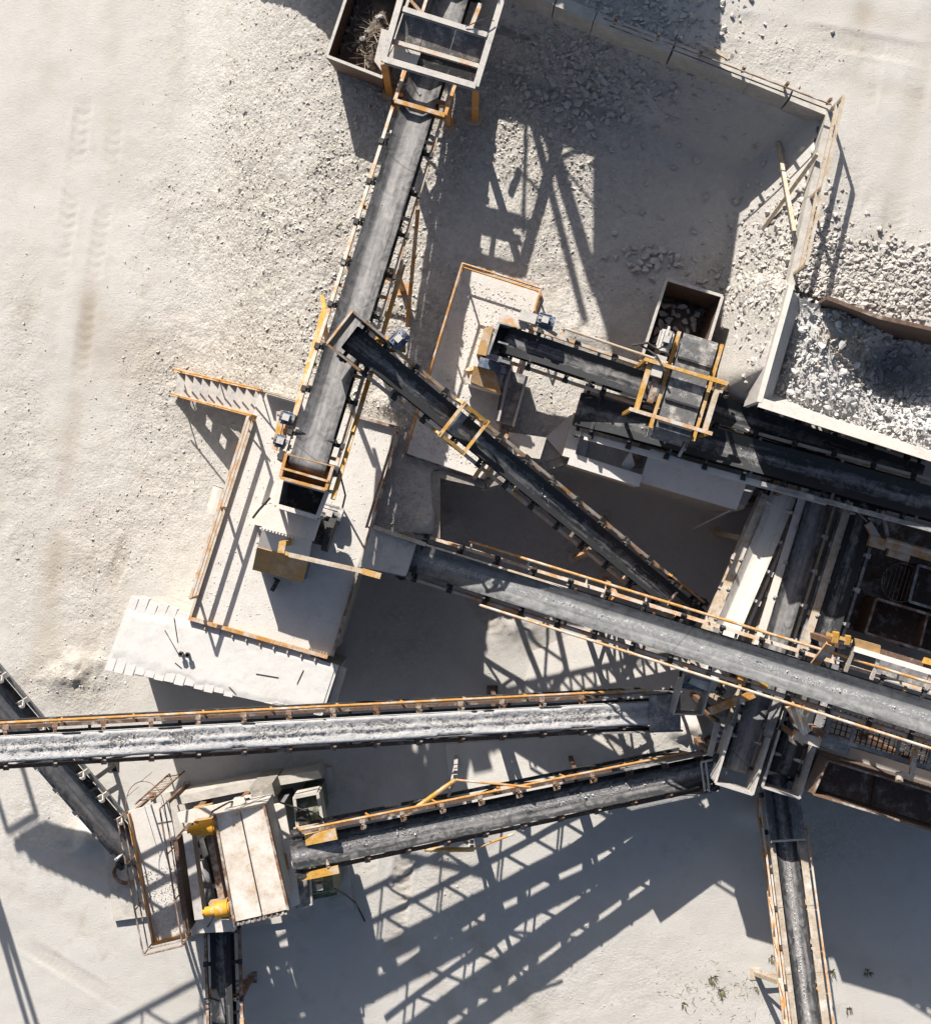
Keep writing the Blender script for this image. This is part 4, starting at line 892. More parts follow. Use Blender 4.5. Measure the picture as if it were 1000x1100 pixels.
block(cr, [(277,588),(330,602),(324,624),(272,611)], 3.78, 1.03, 'grey_steel', 'sump')
block(cr, [(272,541),(289,545),(284,566),(267,562)], 3.77, 1.0, 'white_dusty', 'oil_tank')
q = MB(); q.tube(W(318,565,3.55), W(352,574,3.55), .30, 16); q.tube(W(350,573.5,3.55), W(357,575.5,3.55), .42, 18); part(q, 'drive_sheave', 'dark_steel', cr)
motor_part(cr, W(356,552,3.00), E1, ZV, 'grey_steel', .55, .2)
part(MB().path([W(290,535,4.87), W(278,548,4.65), W(272,556,3.99)], .03, 6), 'hose', 'dark_steel', cr)
q = MB(); q.path([W(356,508,5.64), W(366,512,4.54), W(371,532,3.66), W(368,545,2.83)], .025, 6); part(q, 'hose', 'dark_steel', cr)
q = MB(); [q.box(W(280+i*3.4, 567.5+i*.95, 4.83), (.04,.04,.05), AX) for i in range(16)]; part(q, 'bolt_row', 'dust_layer', cr, kind='stuff')
jb = thing('jib_beam', 'long pale jib beam reaching right from the left crusher', 'jib', W(304, 590, 4.26))
part(MB().beam(W(311,596,5.62), W(391,614,5.62), .10, .12), 'boom', 'bleached_wood', jb); part(MB().beam(W(389,613.4,5.62), W(409,619,5.62), .13, .14), 'boom_tip', 'yellow_paint', jb)
q = MB(); q.beam(W(304,582,5.62), W(302,594,5.62), .16, .14); q.beam(W(304,584,5.55), Vector((W(304,584,5.55).x, W(304,584,5.55).y, 4.2)), .12, .12, (0,1,0)); q.beam(W(302,592,5.62), W(312,596.2,5.62), .08, .1); part(q, 'bracket', 'yellow_paint', jb)
sw = thing('hand_crank', 'small dark lever on the deck below the left crusher', 'lever', W(294, 624, DZ))
q = MB(); q.beam(W(299,622,2.95), W(292,635,3.0), .10, .10); q.beam(W(294,621,3.05), W(301,624,3.05), .05, .05); q.beam(W(295,628,2.75), W(295,628,2.95), .06, .06, (0,1,0)); part(q, 'lever', 'dark_steel', sw)

# ------------------------------------------------------------------ sleeper ramp beside the deck
rp = thing('sleeper_ramp', 'white dust covered platform of sleepers below the left crusher deck', 'platform', W(230, 700, 0))
tl, tr, br, bl = W(140,638,2.74), W(364,716,2.74), W(347,768,2.74), W(111,718,2.74)
slm = MB(); NS = 22
for i in range(NS):
    a, b = tl.lerp(tr, i/NS), tl.lerp(tr, (i+1)/NS); c, d = bl.lerp(br, (i+1)/NS), bl.lerp(br, i/NS)
    g = .08*(1 if i else 1.6); j0, j1 = random.uniform(-.05,.05), random.uniform(-.05,.05)
    a2, b2, c2, d2 = a.lerp(b,g), b.lerp(a,.05), c.lerp(d,.05), d.lerp(c,g); v = (a-d).normalized()
    m = MB(); dz = random.uniform(-.012,.012)*0.6; m.prism([a2+v*j0+ZV*dz, b2+v*j0+ZV*dz, c2-v*j1+ZV*dz, d2-v*j1+ZV*dz], .22); part(m, 'sleeper', 'sleeper_white', rp)
# caked dust filling the joints except near the ends
cx, cy = np.meshgrid(np.linspace(.02,.985,120), np.linspace(0,1,40), indexing='ij')
TLn, TRn, BRn, BLn = (np.array(p) for p in (tl, tr, br, bl))
B_ = (TLn*(1-cx[...,None])+TRn*cx[...,None])*(1-cy[...,None])+(BLn*(1-cx[...,None])+BRn*cx[...,None])*cy[...,None]
ed = np.minimum(cy, 1-cy); cover = .018*np.clip((ed-.13*np.clip(1.5-2.2*cx,0.35,1.4)+.10*fbm(cx*14, cy*3, 1.0, 3))*14, -1.2, 1)+.006*fbm(cx*30, cy*10, 1, 2)
B_[...,2] += cover; I = np.arange(cx.size).reshape(cx.shape); Q = np.stack([I[:-1,:-1], I[1:,:-1], I[1:,1:], I[:-1,1:]], -1).reshape(-1,4)
cdm = fast_mesh('caked_dust', B_.reshape(-1,3)-np.array(LOC[rp.name]), Q, 'sleeper_white'); cd_ = bpy.data.objects.new('caked_dust', cdm); COL.objects.link(cd_); cd_.parent = rp; cd_['kind'] = 'stuff'
sup = [tl.lerp(bl,.06).lerp(tr,.05), tr.lerp(br,.06), br.lerp(tr,.06), bl.lerp(tl,.06).lerp(br,.05)]
part(MB().prism([p-ZV*.21 for p in sup], 2.5), 'fill_wall', 'concrete', rp)
block(rp, [(365,716),(372,719),(358,766),(349,767)], 2.35, .3, 'dust_layer', 'end_step')
for i, (u0, v0, u1, v1, lb) in enumerate(((177,677,193,705,'longest thin rod lying on the sleeper platform'), (187,664,191,690,'thin rod beside the longest one on the sleeper platform'), (275,724,299,728,'thin rod lying along the middle of the sleeper platform'), (246,738,253,745,'short rod near the lower edge of the sleeper platform'), (319,735,326,720,'rod near the right end of the sleeper platform'), (188,712,195,718,'shortest rod near the left end of the sleeper platform'))):
    a, b = W(u0,v0,2.77), W(u1,v1,2.77); solo(MB().tube(a, b, .011, 6), 'steel_rod', 'dark_steel', lb, 'rod', a, 'rods on the sleeper platform')
for u, v, lb in ((196,702,'left of two dark bolts standing on the sleeper platform'), (203,703,'right of two dark bolts standing on the sleeper platform')):
    p = W(u,v,2.75); m = MB(); m.tube(p, p+ZV*.22, .04, 8); m.tube(p+ZV*.16, p+ZV*.22, .075, 6); solo(m, 'anchor_bolt', 'dark_steel', lb, 'bolt', p, 'anchor bolts')

# ------------------------------------------------------------------ fenced deck and second crusher
FZ = 2.68
fd = thing('fenced_deck', 'gravelly raised deck with orange rails around the middle crusher', 'platform', low(508, 400, FZ))
fp = [(497,288),(580,315),(520,515),(437,487)]
part(MB().prism(WP(fp, FZ), .12), 'deck_slab', 'dust_layer', fd)
for a, b in zip(fp, fp[1:]+fp[:1]): part(MB().beam(W(*a, FZ-.16), W(*b, FZ-.16), .10, .2), 'edge_beam', ORG if a != fp[2] else 'rust_frame', fd)
railing(fd, WP([(442,470),(497,290),(579,316),(572,340)], FZ), .95, ORG, rails=(1.0,.45), r=.03, step=1.5)
c3_ = thing('jaw_crusher', 'rusty tan crusher standing on the fenced deck below the conveyor head', 'crusher', W(535, 400, FZ))
block(c3_, [(512,372),(549,384),(541,424),(503,412)], 3.43, .75, 'dust_layer', 'body')
plate(c3_, WZ((509,393,3.63),(532,398,3.63),(539,424,3.50),(505,410,3.50)), .06, 'tan_plate', 'cover')
block(c3_, [(516,383),(550,393),(545,402),(513,393)], 3.83, .40, 'blue_steel', 'shaft_box')
block(c3_, [(520,352),(530,350),(522,382),(512,380)], 3.78, 1.1, 'tan_plate', 'side_plate')
block(c3_, [(547,398),(567,404),(551,458),(533,452)], 3.03, .35, 'grey_steel', 'discharge_pan')
q = MB(); q.beam(W(566,404,3.20), W(551,458,3.08), .06, .22); q.beam(W(548,399,3.20), W(535,452,3.08), .06, .22); part(q, 'pan_side', 'pale_steel', c3_)
q = MB(); q.tube(W(505,396,3.38), W(507,404,3.28), .12, 10); q.tube(W(501,405,3.08), W(503,412,3.08), .10, 10); part(q, 'pipe', 'dusty_orange', c3_)
q = MB(); q.beam(W(545,395,3.88), W(535,440,3.18), .05, .05); q.path([W(549,382,3.98), W(541,408,3.68), W(537,430,3.28)], .03); part(q, 'drive_chain', 'dark_steel', c3_)
P = r_.random((3000, 2)); pp = np.array([list((W(497,288,FZ).lerp(W(580,315,FZ), a)).lerp(W(437,487,FZ).lerp(W(520,515,FZ), a), b)) for a, b in P*.92+.04])
V, F = rock_stuff(pp, r_.gamma(3,.006,len(pp)).clip(.006,.034), PEBS, 32); stuff_obj('gravel', V, F, 'dust_layer', 'loose gravel strewn over the orange railed deck', 'gravel')
solo(MB().prism(WP([(546,464),(587,470),(580,493),(546,488)], 3.0), .6), 'concrete_footing', 'concrete', 'rough concrete footing between the fenced deck and the white bunker', 'footing', low(565, 478, 2.5))

# ------------------------------------------------------------------ bunker with white spill plates below the screen feed conveyor
bk = thing('spill_bunker', 'white dusted concrete bunker with sloping plates along the dark conveyor', 'bunker', low(710, 505, 2.5))
q0 = WZ((623,444,2.95),(610,492,2.95),(690,517,2.95),(703,470,2.95))
for a, b, mt in ((q0[0],q0[1],'dust_layer'), (q0[1],q0[2],'sleeper_white')): part(MB().beam(a.lerp(b,.02)-ZV*.55, b.lerp(a,.02)-ZV*.55, .30, 1.1), 'wall', mt, bk)
plate(bk, WZ((699,482,3.10),(803,516,3.10),(791,548,2.72),(687,518,2.72)), .08, 'sleeper_white', 'spill_plate')
part(MB().prism(WP([(690,516),(790,545),(797,520),(700,487)], 2.62), .5), 'plinth', 'concrete', bk)
plate(bk, WZ((668,500,2.9),(678,485,3.1),(682,500,2.8),(672,508,2.7)), .05, 'dust_layer', 'loose_plate')
solo(MB().beam(W(744,568,.5), W(785,548,2.75), .04, .03), 'steel_bar', 'pale_steel', 'thin bright bar leaning on the corner of the white spill bunker', 'bar', Vector((W(744,568,.5).x, W(744,568,.5).y, .0)))
part(MB().prism(WP([(586,470),(612,446),(640,440),(628,492),(606,492)], 2.62), .2), 'apron', 'dust_layer', bk)

# ------------------------------------------------------------------ magnetic separator bridging the feeder conveyor
ms = thing('magnetic_separator', 'overhead magnetic separator with cross belt in a yellow frame', 'separator', low(728, 420, 2.5))
U0, V0 = 735, 415
def MS(a, b, z): return W(U0, V0, 4.6)+E1*a-E2*b+ZV*(z-5.2)      # a along the feeder, b across it towards the bottom
q = MB(); xs_ = [-.42,.42]; prof = []
for i in range(9): th = math.pi/2+math.pi*i/8; prof.append((-.98+.19*math.cos(th), 5.45+.19*math.sin(th)))
for i in range(9): th = -math.pi/2+math.pi*i/8; prof.append((1.08+.19*math.cos(th), 5.45+.19*math.sin(th)))
vs_ = [MS(x, b, z) for b, z in prof for x in (-.42,.42)]; n_ = len(prof)
q.add(vs_, [(2*i, 2*i+1, 2*((i+1)%n_)+1, 2*((i+1)%n_)) for i in range(n_)]); part(q, 'cross_belt', 'rubber_flap', ms)
for b in (-.55, .45, 1.0): part(MB().beam(MS(-.41,b,5.675), MS(.41,b,5.675), .05, .06), 'cleat', 'dark_steel', ms)
part(MB().box(MS(0,.05,5.45), (.8,1.7,.28), AX), 'magnet', 'blue_steel', ms)
for a in (-.52, .52): part(MB().beam(MS(a,-1.15,5.5), MS(a,1.2,5.5), .08, .14), 'side_beam', 'yellow_paint', ms)
for b in (-.25, .95): part(MB().beam(MS(-1.15,b,5.86), MS(.85,b,5.86), .085, .10), 'carrier_beam', 'yellow_paint' if b < 0 else DUSTY, ms)
part(MB().beam(MS(-.98,-.25,5.75), MS(-.98,.95,5.75), .12, .10), 'cross_bar', 'yellow_paint', ms)
part(MB().beam(MS(.68,-.25,5.75), MS(.68,.95,5.75), .12, .12), 'cross_bar', 'bleached_wood', ms)
legs_to(ms, [MS(-1.1,-.25,5.8), MS(-1.1,.95,5.8), MS(.8,-.25,5.8), MS(.8,.95,5.8)], .08, 'yellow_paint')
motor_part(ms, MS(-.80,-.80,5.75), -E2, ZV, 'pale_steel', .5, .15); part(MB().box(MS(-.78,-.2,5.7), (.26,.5,.26), AX), 'gearbox', 'pale_steel', ms)
part(MB().box(MS(-.72,.35,5.55), (.16,.6,.2), AX), 'cable_box', 'rust_frame', ms)
q = MB(); q.path([MS(-1.5,-.5,5.7), MS(-1.2,-.62,5.9), MS(-.9,-.55,5.85), MS(-.75,-.75,5.95)], .03); q.path([MS(-1.3,-.55,5.75), MS(-.9,-.4,5.9), MS(-.6,-.1,5.95)], .025); part(q, 'cable', 'dark_steel', ms)
plate(ms, [MS(-.38,1.12,5.2), MS(.38,1.12,5.2), MS(.38,1.36,4.95), MS(-.38,1.36,4.95)], .03, 'grey_steel', 'reject_chute')
part(MB().beam(MS(-.5,1.0,5.2), MS(-.46,1.36,5.05), .05, .2), 'chute_side', 'pale_steel', ms); part(MB().beam(MS(.46,1.0,5.2), MS(.46,1.4,5.0), .05, .2), 'chute_side', 'rust_frame', ms)
part(MB().beam(MS(.46,1.2,5.1), MS(.38,1.6,5.0), .07, .07), 'lever', 'pale_steel', ms)

# ------------------------------------------------------------------ right hand screening plant
sp = thing('screen_house', 'dark rusty screening plant in shade at the right edge', 'screening plant', W(985, 640, 0))
part(MB().prism(WP([(925,548),(1100,600),(1068,722),(893,670)], .9), .10), 'floor_plate', 'dark_rust', sp)
legs_to(sp, [W(u, v, .8) for u, v in ((932,556),(1090,604),(1060,712),(905,668),(985,690),(1010,580))], .18, 'dark_rust')
def tray(poly, z, h, mat, rim, parent, rw=.07):
    P4 = WP(poly, z); n = len(P4)
    for i in range(n):
        a, b = P4[i], P4[(i+1)%n]; part(MB().beam(a-ZV*h/2, b-ZV*h/2, .05, h), 'tray_wall', mat, parent); part(MB().beam(a+ZV*.025, b+ZV*.025, rw, .05), 'tray_rim', rim, parent)
    part(MB().prism([p-ZV*h for p in P4], .05), 'tray_floor', mat, parent)
    return P4
T1 = tray([(941,643),(1040,673),(1026,709),(929,680)], 1.95, .95, 'rust_plate', 'rust_frame', sp)
part(MB().beam(W(993,660,1.6), W(985,694,1.6), .06, .5), 'tray_divider', 'rust_frame', sp)
T2 = tray([(986,607),(1060,629),(1048,668),(976,646)], 1.85, .85, 'rust_plate', 'grey_steel', sp)
for i in range(9):
    x = -.42+i*.105; h = math.sqrt(max(.02, .46**2-x*x)); c = W(968,626,1.8); part(MB().beam(c+E1*x-E2*h, c+E1*x+E2*h*.9, .014, .03), 'grate_bar', 'dark_rust', sp)
q = MB(); c = W(968,626,1.8); q.path([c+E1*.5*math.cos(t)+E2*.5*math.sin(t) for t in np.linspace(.6,5.6,18)], .014); part(q, 'grate_ring', 'dark_rust', sp)
legs_to(sp, [c-E1*.45, c+E2*.48], .05, 'dark_rust', 'stanchion', .9)
q = MB(); q.beam(W(932,562,3.0), W(945,584,3.0), .18, .14); q.box(W(942,583,3.0), (.42,.26,.2), AX); part(q, 'brace_arm', DUSTY, sp)
q = MB(); q.beam(W(950,583,3.0), W(1080,622,3.0), .22, .22); q.tube(W(952,579,3.15), W(1080,617,3.15), .06, 8); q.box(W(966,592,2.85), (.55,.4,.14), AX); part(q, 'screen_beam', 'dusty_orange', sp)
legs_to(sp, [W(944,583,2.9), W(1070,619,2.9)], .14, 'dark_rust', 'column', .9)
q = MB(); q.beam(W(948,548,3.5), W(953,575,3.1), .08, .08); q.beam(W(908,538,3.7), W(931,560,3.1), .03, .03); part(q, 'tie_rod', 'grey_steel', sp)
# walkway along the upper side of the collecting conveyor
wk = thing('walkway', 'railed walkway with white rails along the collecting conveyor, right edge', 'walkway', W(960, 725, 0))
a0, a1, c0_, c1_ = W(917,697,5.5), W(1085,748,5.9), W(908,721,5.3), W(1078,773,5.7)
part(MB().beam(a0, a1, .12, .12), 'rail', 'white_dusty', wk)
for t in (0, .165, .50, .82, 1): part(MB().beam(a0.lerp(a1,t)-ZV*.005, c0_.lerp(c1_,t), .08, .08), 'cross_rail', 'bleached_wood' if t == 0 else 'white_dusty', wk)
plate(wk, WZ((918,686,5.55),(946,694,5.55),(945,706,5.5),(919,698,5.5)), .05, 'tan_plate', 'kick_plate')
plate(wk, WZ((946,697,5.35),(1085,739,5.7),(1083,745,5.7),(946,703,5.35)), .05, 'rust_plate', 'kick_plate')
plate(wk, WZ((944,705,4.6),(1082,748,5.0),(1076,770,4.95),(938,728,4.55)), .04, 'grey_steel', 'floor_plate')
q = MB(); q.beam(W(888,681,5.6), W(915,689,5.6), .08, .1); q.beam(W(898,679,5.65), W(896,690,5.6), .14, .1); q.beam(W(911,683,5.65), W(909,692,5.6), .12, .1); part(q, 'bracket', 'yellow_paint', wk)
q = MB(); q.beam(W(892,692,5.5), W(875,714,4.9), .20, .08); q.beam(W(900,689,5.5), W(914,693,5.5), .1, .1); part(q, 'gusset', 'dusty_orange', wk)
for u, v in ((905,694),(1060,742)):
    p = W(u, v, 5.45); part(MB().beam(p, Vector((p.x, p.y, GR(p.x,p.y)-.05)), .14, .14, (0,1,0)), 'column', 'rust_frame', wk)
plate(wk, WZ((993,706,5.6),(1030,717,5.7),(1028,723,5.7),(990,712,5.6)), .05, 'yellow_paint', 'bracket')
# grating bay below the collecting conveyor
gb = thing('grating_bay', 'shaded bay of steel grating below the collecting conveyor, right edge', 'grating', W(950, 800, 0))
g0, g1 = W(887,791,4.3), W(1085,852,4.6); f0, f1 = W(895,762,4.3), W(1092,823,4.6)
part(MB().beam(g0, g1, .10, .12), 'rail', 'grey_steel', gb)
for t in (0, .13, .38, .55, .75, 1): part(MB().beam(g0.lerp(g1,t), f0.lerp(f1,t), .07, .08), 'cross_rail', 'grey_steel', gb)
for i in range(34):
    t = (i+.5)/34; part(MB().beam(g0.lerp(g1,t)-ZV*.55, f0.lerp(f1,t)-ZV*.55, .02, .05), 'grate_bar', 'dark_steel', gb)
for j in range(5): part(MB().beam(g0.lerp(f0,(j+.5)/5)-ZV*.53, g1.lerp(f1,(j+.5)/5)-ZV*.53, .02, .04), 'grate_bar', 'dark_steel', gb)
legs_to(gb, [g0, g1, g0.lerp(g1,.5)], .12, 'rust_frame', 'column')
plate(gb, WZ((884,787,4.2),(916,797,4.2),(911,811,3.9),(880,801,3.9)), .05, 'grey_steel', 'plate')
part(MB().beam(W(914,800,3.6), W(1080,851,3.8), .1, .35), 'girder', 'rust_plate', gb)
q = MB(); q.beam(W(848,757,5.0), W(866,787,4.5), .22, .10); q.beam(W(852,789,4.3), W(880,798,4.3), .22, .2); part(q, 'bracket', 'dusty_orange', gb)
p = W(853,790,4.2); legs_to(gb, [p], .10, 'rust_frame', 'column')
q = MB(); q.beam(W(983,806,4.75), W(979,832,4.75), .11, .11); q.box(W(974,834,4.75), (.3,.14,.14), AX); q.tube(W(966,830,4.75), W(966,840,4.75), .09, 10); q.beam(W(984,802,4.75), W(983,808,4.4), .08,.08); part(q, 'lamp_arm', 'dusty_orange', gb)
rt = thing('rusty_bin', 'long shaded rusty bin with raised rim at the right edge', 'bin', W(960, 860, 0))
tray([(889,817),(1090,878),(1076,915),(873,853)], 3.9, 1.0, 'dark_rust', 'rust_frame', rt, .05)
part(MB().beam(W(941,835,2.95), W(935,870,2.95), .05, .1), 'divider', 'rust_plate', rt)
part(MB().prism(WP([(890,820),(1087,880),(1074,912),(876,851)], 2.84), 2.9), 'chute_body', 'dark_rust', rt)
plate(rt, WZ((874,853,3.9),(890,817,3.9),(884,816,3.3),(866,850,3.3)), .04, 'dark_rust', 'apron')
# transfer frame in the tangle left of the product conveyors
tf = thing('transfer_frame', 'orange beamed steel frame under the collecting conveyor beside the chutes', 'frame', W(790, 760, 0))
part(MB().beam(W(762,764,3.0), W(812,744,3.0), .20, .16), 'beam', ORG, tf); part(MB().beam(W(792,728,3.1), W(824,738,3.1), .26, .16), 'beam', 'yellow_paint', tf)
part(MB().beam(W(771,776,2.4), W(762,812,2.4), .14, .10), 'side_rail', 'pale_steel', tf); part(MB().beam(W(784,781,2.2), W(776,812,2.2), .18, .10), 'side_rail', 'grey_steel', tf)
legs_to(tf, [W(764,763,2.9), W(810,744,2.9), W(771,776,2.35), W(763,810,2.35), W(777,810,2.15), W(822,737,3.0)], .12, 'rust_frame')
for i in range(5):
    p = W(776-i*1.6, 782+i*6, 2.25); part(MB().box(p, (.32,.07,.08), AX), 'rung', 'grey_steel', tf)
block(tf, [(776,752),(798,758),(794,775),(772,770)], 2.2, .5, 'grey_steel', 'gearbox')
# ------------------------------------------------------------------ lower left crusher unit
solo(MB().prism(WP([(176,852),(300,834),(356,824),(381,978),(300,992),(200,1006)], .14), .3), 'concrete_pad', 'concrete', 'pale concrete pad under the lower left crusher', 'pad', (W(280,915,0)))
solo(MB().prism(WP([(111,905),(150,915),(158,985),(122,990)], .16), .3), 'concrete_pad', 'concrete', 'small worn concrete pad with cable coil beside the railed walkway', 'pad', (W(135,945,0)))
q = MB(); c = W(136,938,.22)
for k_ in range(3): q.path([c+Vector(((.30+.03*k_)*math.cos(t), (.24+.03*k_)*math.sin(t), .02*k_)) for t in np.linspace(0, 6.28, 22)], .018)
solo(q, 'cable_coil', 'rust_frame', 'thin cable coil lying on the small worn concrete pad', 'cable', (c.x, c.y, .16))
F1 = Vector((.985, .17, 0)); F2 = Vector((-.20, .98, 0)); F2 = Vector((-.17, .985, 0)); FX = (F1, F2, ZV)
ku = thing('roll_crusher', 'white hooded crusher with two yellow drums at the lower left', 'crusher', W(270, 925, .14))
zt = 4.3
hd = [(231,874),(258,869),(284,865),(310,977),(282,985),(252,991)]
part(MB().prism(WP([(231,875),(257,870.3),(281,984),(252,990.5)], zt), .10), 'hood_plate', 'hood_plate', ku)
part(MB().prism(WP([(258.5,870),(284,865.5),(310,977),(282.5,983.6)], zt+.01), .10), 'hood_plate', 'hood_plate', ku)
part(MB().prism(WP([(235,878),(282,869),(306,974),(254,986)], zt-.12), 2.3), 'body', 'pale_steel', ku)
q = MB(); q.beam(W(231,875,zt-.03), W(252,991,zt-.03), .06, .16); q.beam(W(284,865,zt-.03), W(310,977,zt-.03), .06, .16); part(q, 'hood_edge', 'rust_frame', ku)
part(MB().beam(W(252,992.5,4.1), W(309,979,4.1), .07, .30), 'front_skirt', 'grey_steel', ku)
for i in range(9): part(MB().box(W(256+i*6, 992.5-i*1.45, 4.27), (.05,.06,.06), FX), 'bolt', 'rust_frame', ku)
part(MB().prism(WP([(287,866),(305,863),(314,912),(322,972),(313,975)], 2.7), .12), 'side_deck', 'white_dusty', ku)
part(MB().prism(WP([(290,868),(303,866),(318,968),(312,972)], 2.56), 2.3), 'side_housing', 'grey_steel', ku)
part(MB().prism(WP([(296,919),(307,917),(311,934),(299,936)], 2.80), .06), 'hatch', 'tan_plate', ku)
q = MB(); q.wallpath(WP([(316,857),(341,852),(347,886),(320,893)], 2.55), .08, .7, True); part(q, 'tank_frame', 'concrete', ku)
part(MB().prism(WP([(318,859),(340,855),(344,884),(322,889)], 2.35), 2.2), 'hydraulic_tank', 'green_steel', ku)
part(MB().box(W(325,878,2.45), (.34,.34,.2), FX), 'tank_lid', 'dark_steel', ku)
part(MB().beam(W(316,893,2.6), W(346,887,2.6), .16, .1), 'cross_rail', 'bleached_wood', ku)
motor_part(ku, W(352,893,2.7), F1, ZV, 'pale_steel', .4, .14); motor_part(ku, W(346,950,2.2), F1, ZV, 'green_steel', .62, .24)
part(MB().prism(WP([(332,938),(358,934),(362,962),(336,967)], 1.9), 1.76), 'motor_plinth', 'green_steel', ku)
part(MB().prism(WP([(314,942),(331,939),(335,972),(318,976)], 2.3), 2.16), 'cabinet', 'grey_steel', ku)
q = MB(); q.path([W(333,938,2.5), W(335,972,2.5), W(325,976,2.45)], .03); q.path([W(318,893,2.7), W(312,900,2.7), W(314,915,2.6)], .025); part(q, 'pipe', 'pale_steel', ku)
part(MB().prism(WP([(190,873),(232,865),(262,857),(267,873),(231,877),(226,884),(193,884)], 3.1), .1), 'rear_deck', 'white_dusty', ku)
part(MB().prism(WP([(184,857),(264,840),(342,828),(346,836),(266,850),(186,866)], 1.3), 1.2), 'rear_wall', 'concrete', ku)
part(MB().prism(WP([(268,846),(292,842),(296,858),(271,862)], 2.4), 2.2), 'rear_box', 'concrete_dark', ku)
part(MB().prism(WP([(206,870),(226,866),(228,878),(208,882)], 2.95), .4), 'bearing_block', 'tan_plate', ku)
# roll gap: sides of the dark opening
part(MB().beam(W(203,892,3.2), W(216,985,3.2), .22, .5), 'gap_side', 'pale_steel', ku); part(MB().beam(W(226,890,3.25), W(244,984,3.25), .16, .5), 'gap_side', 'rust_frame', ku)
part(MB().beam(W(197,893,2.2), W(209,988,2.2), .12, 2.0), 'frame_wall', 'rust_plate', ku)
q = MB(); q.tube(W(214,925,2.0), W(226,977,2.0), .20, 16); part(q, 'roll', 'grey_steel', ku, True)
q = MB(); q.tube(W(220,900,1.85), W(231,948,1.85), .16, 16); part(q, 'roll', 'dark_steel', ku, True)
for u, v in ((218,890), (234,978)):
    p = W(u, v, 3.75); q = MB(); q.tube(p-F1*.30, p-F1*.05, .125, 16); q.tube(p-F1*.06, p+F1*.26, .19, 20); q.tube(p+F1*.26, p+F1*.30, .15, 20); q.tube(p-F1*.38, p-F1*.30, .07, 10)
    o = part(q, 'yellow_drum', 'yellow_motor', ku); o.data.shade_smooth(); o.modifiers.new('edges', 'EDGE_SPLIT').split_angle = R(40); q = MB(); q.box(p-ZV*.28, (.45,.34,.3), FX); part(q, 'mount', 'tan_plate', o)
part(MB().prism(WP([(209,982),(252,990),(252,1001),(212,1003)], 2.9), .3), 'front_lip', 'white_dusty', ku)
part(MB().prism(WP([(214,985),(250,992),(249,999),(216,1000)], 2.59), .9), 'front_apron', 'rust_plate', ku)
for p in (W(212,985,2.6), W(250,988,2.6), W(205,880,3.0), W(255,868,3.0)): legs_to(ku, [p], .14, 'rust_frame')
for i_, pts_ in enumerate(([(222,886,3.6),(228,872,3.3),(246,862,3.2),(268,858,2.6)], [(230,984,3.5),(224,995,3.0),(214,1003,2.0),(206,1010,.3)], [(352,886,2.8),(340,874,2.7),(318,868,2.8),(300,862,2.9)], [(360,955,2.3),(372,962,1.2),(382,970,.2),(392,990,.05)])):
    part(MB().path([W(*q_) for q_ in pts_], .022, 6), 'cable', 'dark_steel', ku)
# railed walkway at its left
wl = thing('railed_walkway', 'dust covered walkway with brown rails beside the lower left crusher', 'walkway', W(170, 935, .14))
wz = 2.6; wp = [(137,872),(181,860),(205,1003),(164,1013)]
part(MB().prism(WP(wp, wz), .08), 'floor_plate', 'dust_layer', wl)
railing(wl, WP([(137,872),(164,1013),(205,1003),(181,860)], wz), 1.0, 'rust_frame', rails=(1.0,.5), r=.022, step=1.2)
m = MB(); m.beam(W(138,874,wz+.08), W(165,1013,wz+.08), .05, .2); m.beam(W(164,1014,wz+.08), W(205,1004,wz+.08), .06, .2); part(m, 'toe_board', ORG, wl)
legs_to(wl, [W(u, v, wz-.08) for u, v in ((140,876),(179,864),(202,1000),(166,1009),(150,940),(192,932))], .07, 'rust_frame')
for i in range(5):
    a, b = W(142+i*9, 871-i*2.5, wz+.02), W(152+i*9, 930-i*2.5, wz+.02)
q = MB(); ctr = W(157,866,3.7)
for zz in (3.8,): q.path([Vector((ctr.x, ctr.y, zz))+F1*.46*math.cos(t)-F2*(-.62)*math.sin(t) for t in np.linspace(0, math.pi, 16)], .01)
for t in (.5, 1.57, 2.6): p = Vector((ctr.x, ctr.y, 0))+F1*.46*math.cos(t)+F2*.62*math.sin(t); q.tube(p+ZV*3.8, p+ZV*2.6, .008, 5)
part(q, 'ladder_cage', 'rust_frame', wl)
q = MB(); [q.tube(ctr+F1*x+F2*.12+ZV*.2, Vector(((ctr+F1*x+F2*.12).x, (ctr+F1*x+F2*.12).y, .0)), .025, 6) for x in (-.2,.2)]; rl = part(q, 'ladder_rail', 'rust_frame', wl)
for i in range(9): part(MB().tube(ctr-F1*.2+F2*.12-ZV*(.2+i*.38), ctr+F1*.2+F2*.12-ZV*(.2+i*.38), .014, 5), 'rung', 'rust_frame', rl)
P = r_.random((900, 2)); pp = np.array([list((W(139,874,wz).lerp(W(180,862,wz), a)).lerp(W(165,1011,wz).lerp(W(203,1001,wz), a), .45+.54*b)) for a, b in P*.94+.03])
V, F = rock_stuff(pp, r_.uniform(.010,.03,len(pp)), PEBS, 33); stuff_obj('gravel', V, F, 'rock', 'fine gravel lying on the brown railed walkway', 'gravel')

# ------------------------------------------------------------------ concrete slab edge under the middle and a ground slab
for pts, lb in (([(572,700),(612,684),(770,724),(745,768),(560,752)], 'pale concrete floor slab between the two middle conveyors'), ([(478,800),(640,788),(690,835),(560,862),(486,862)], 'pale concrete floor slab between the loaded and branch conveyors')):
    m = MB().prism(WP(pts, .05), .2); solo(m, 'floor_slab', 'dust_layer', lb, 'slab', W(*pts[0], 0))

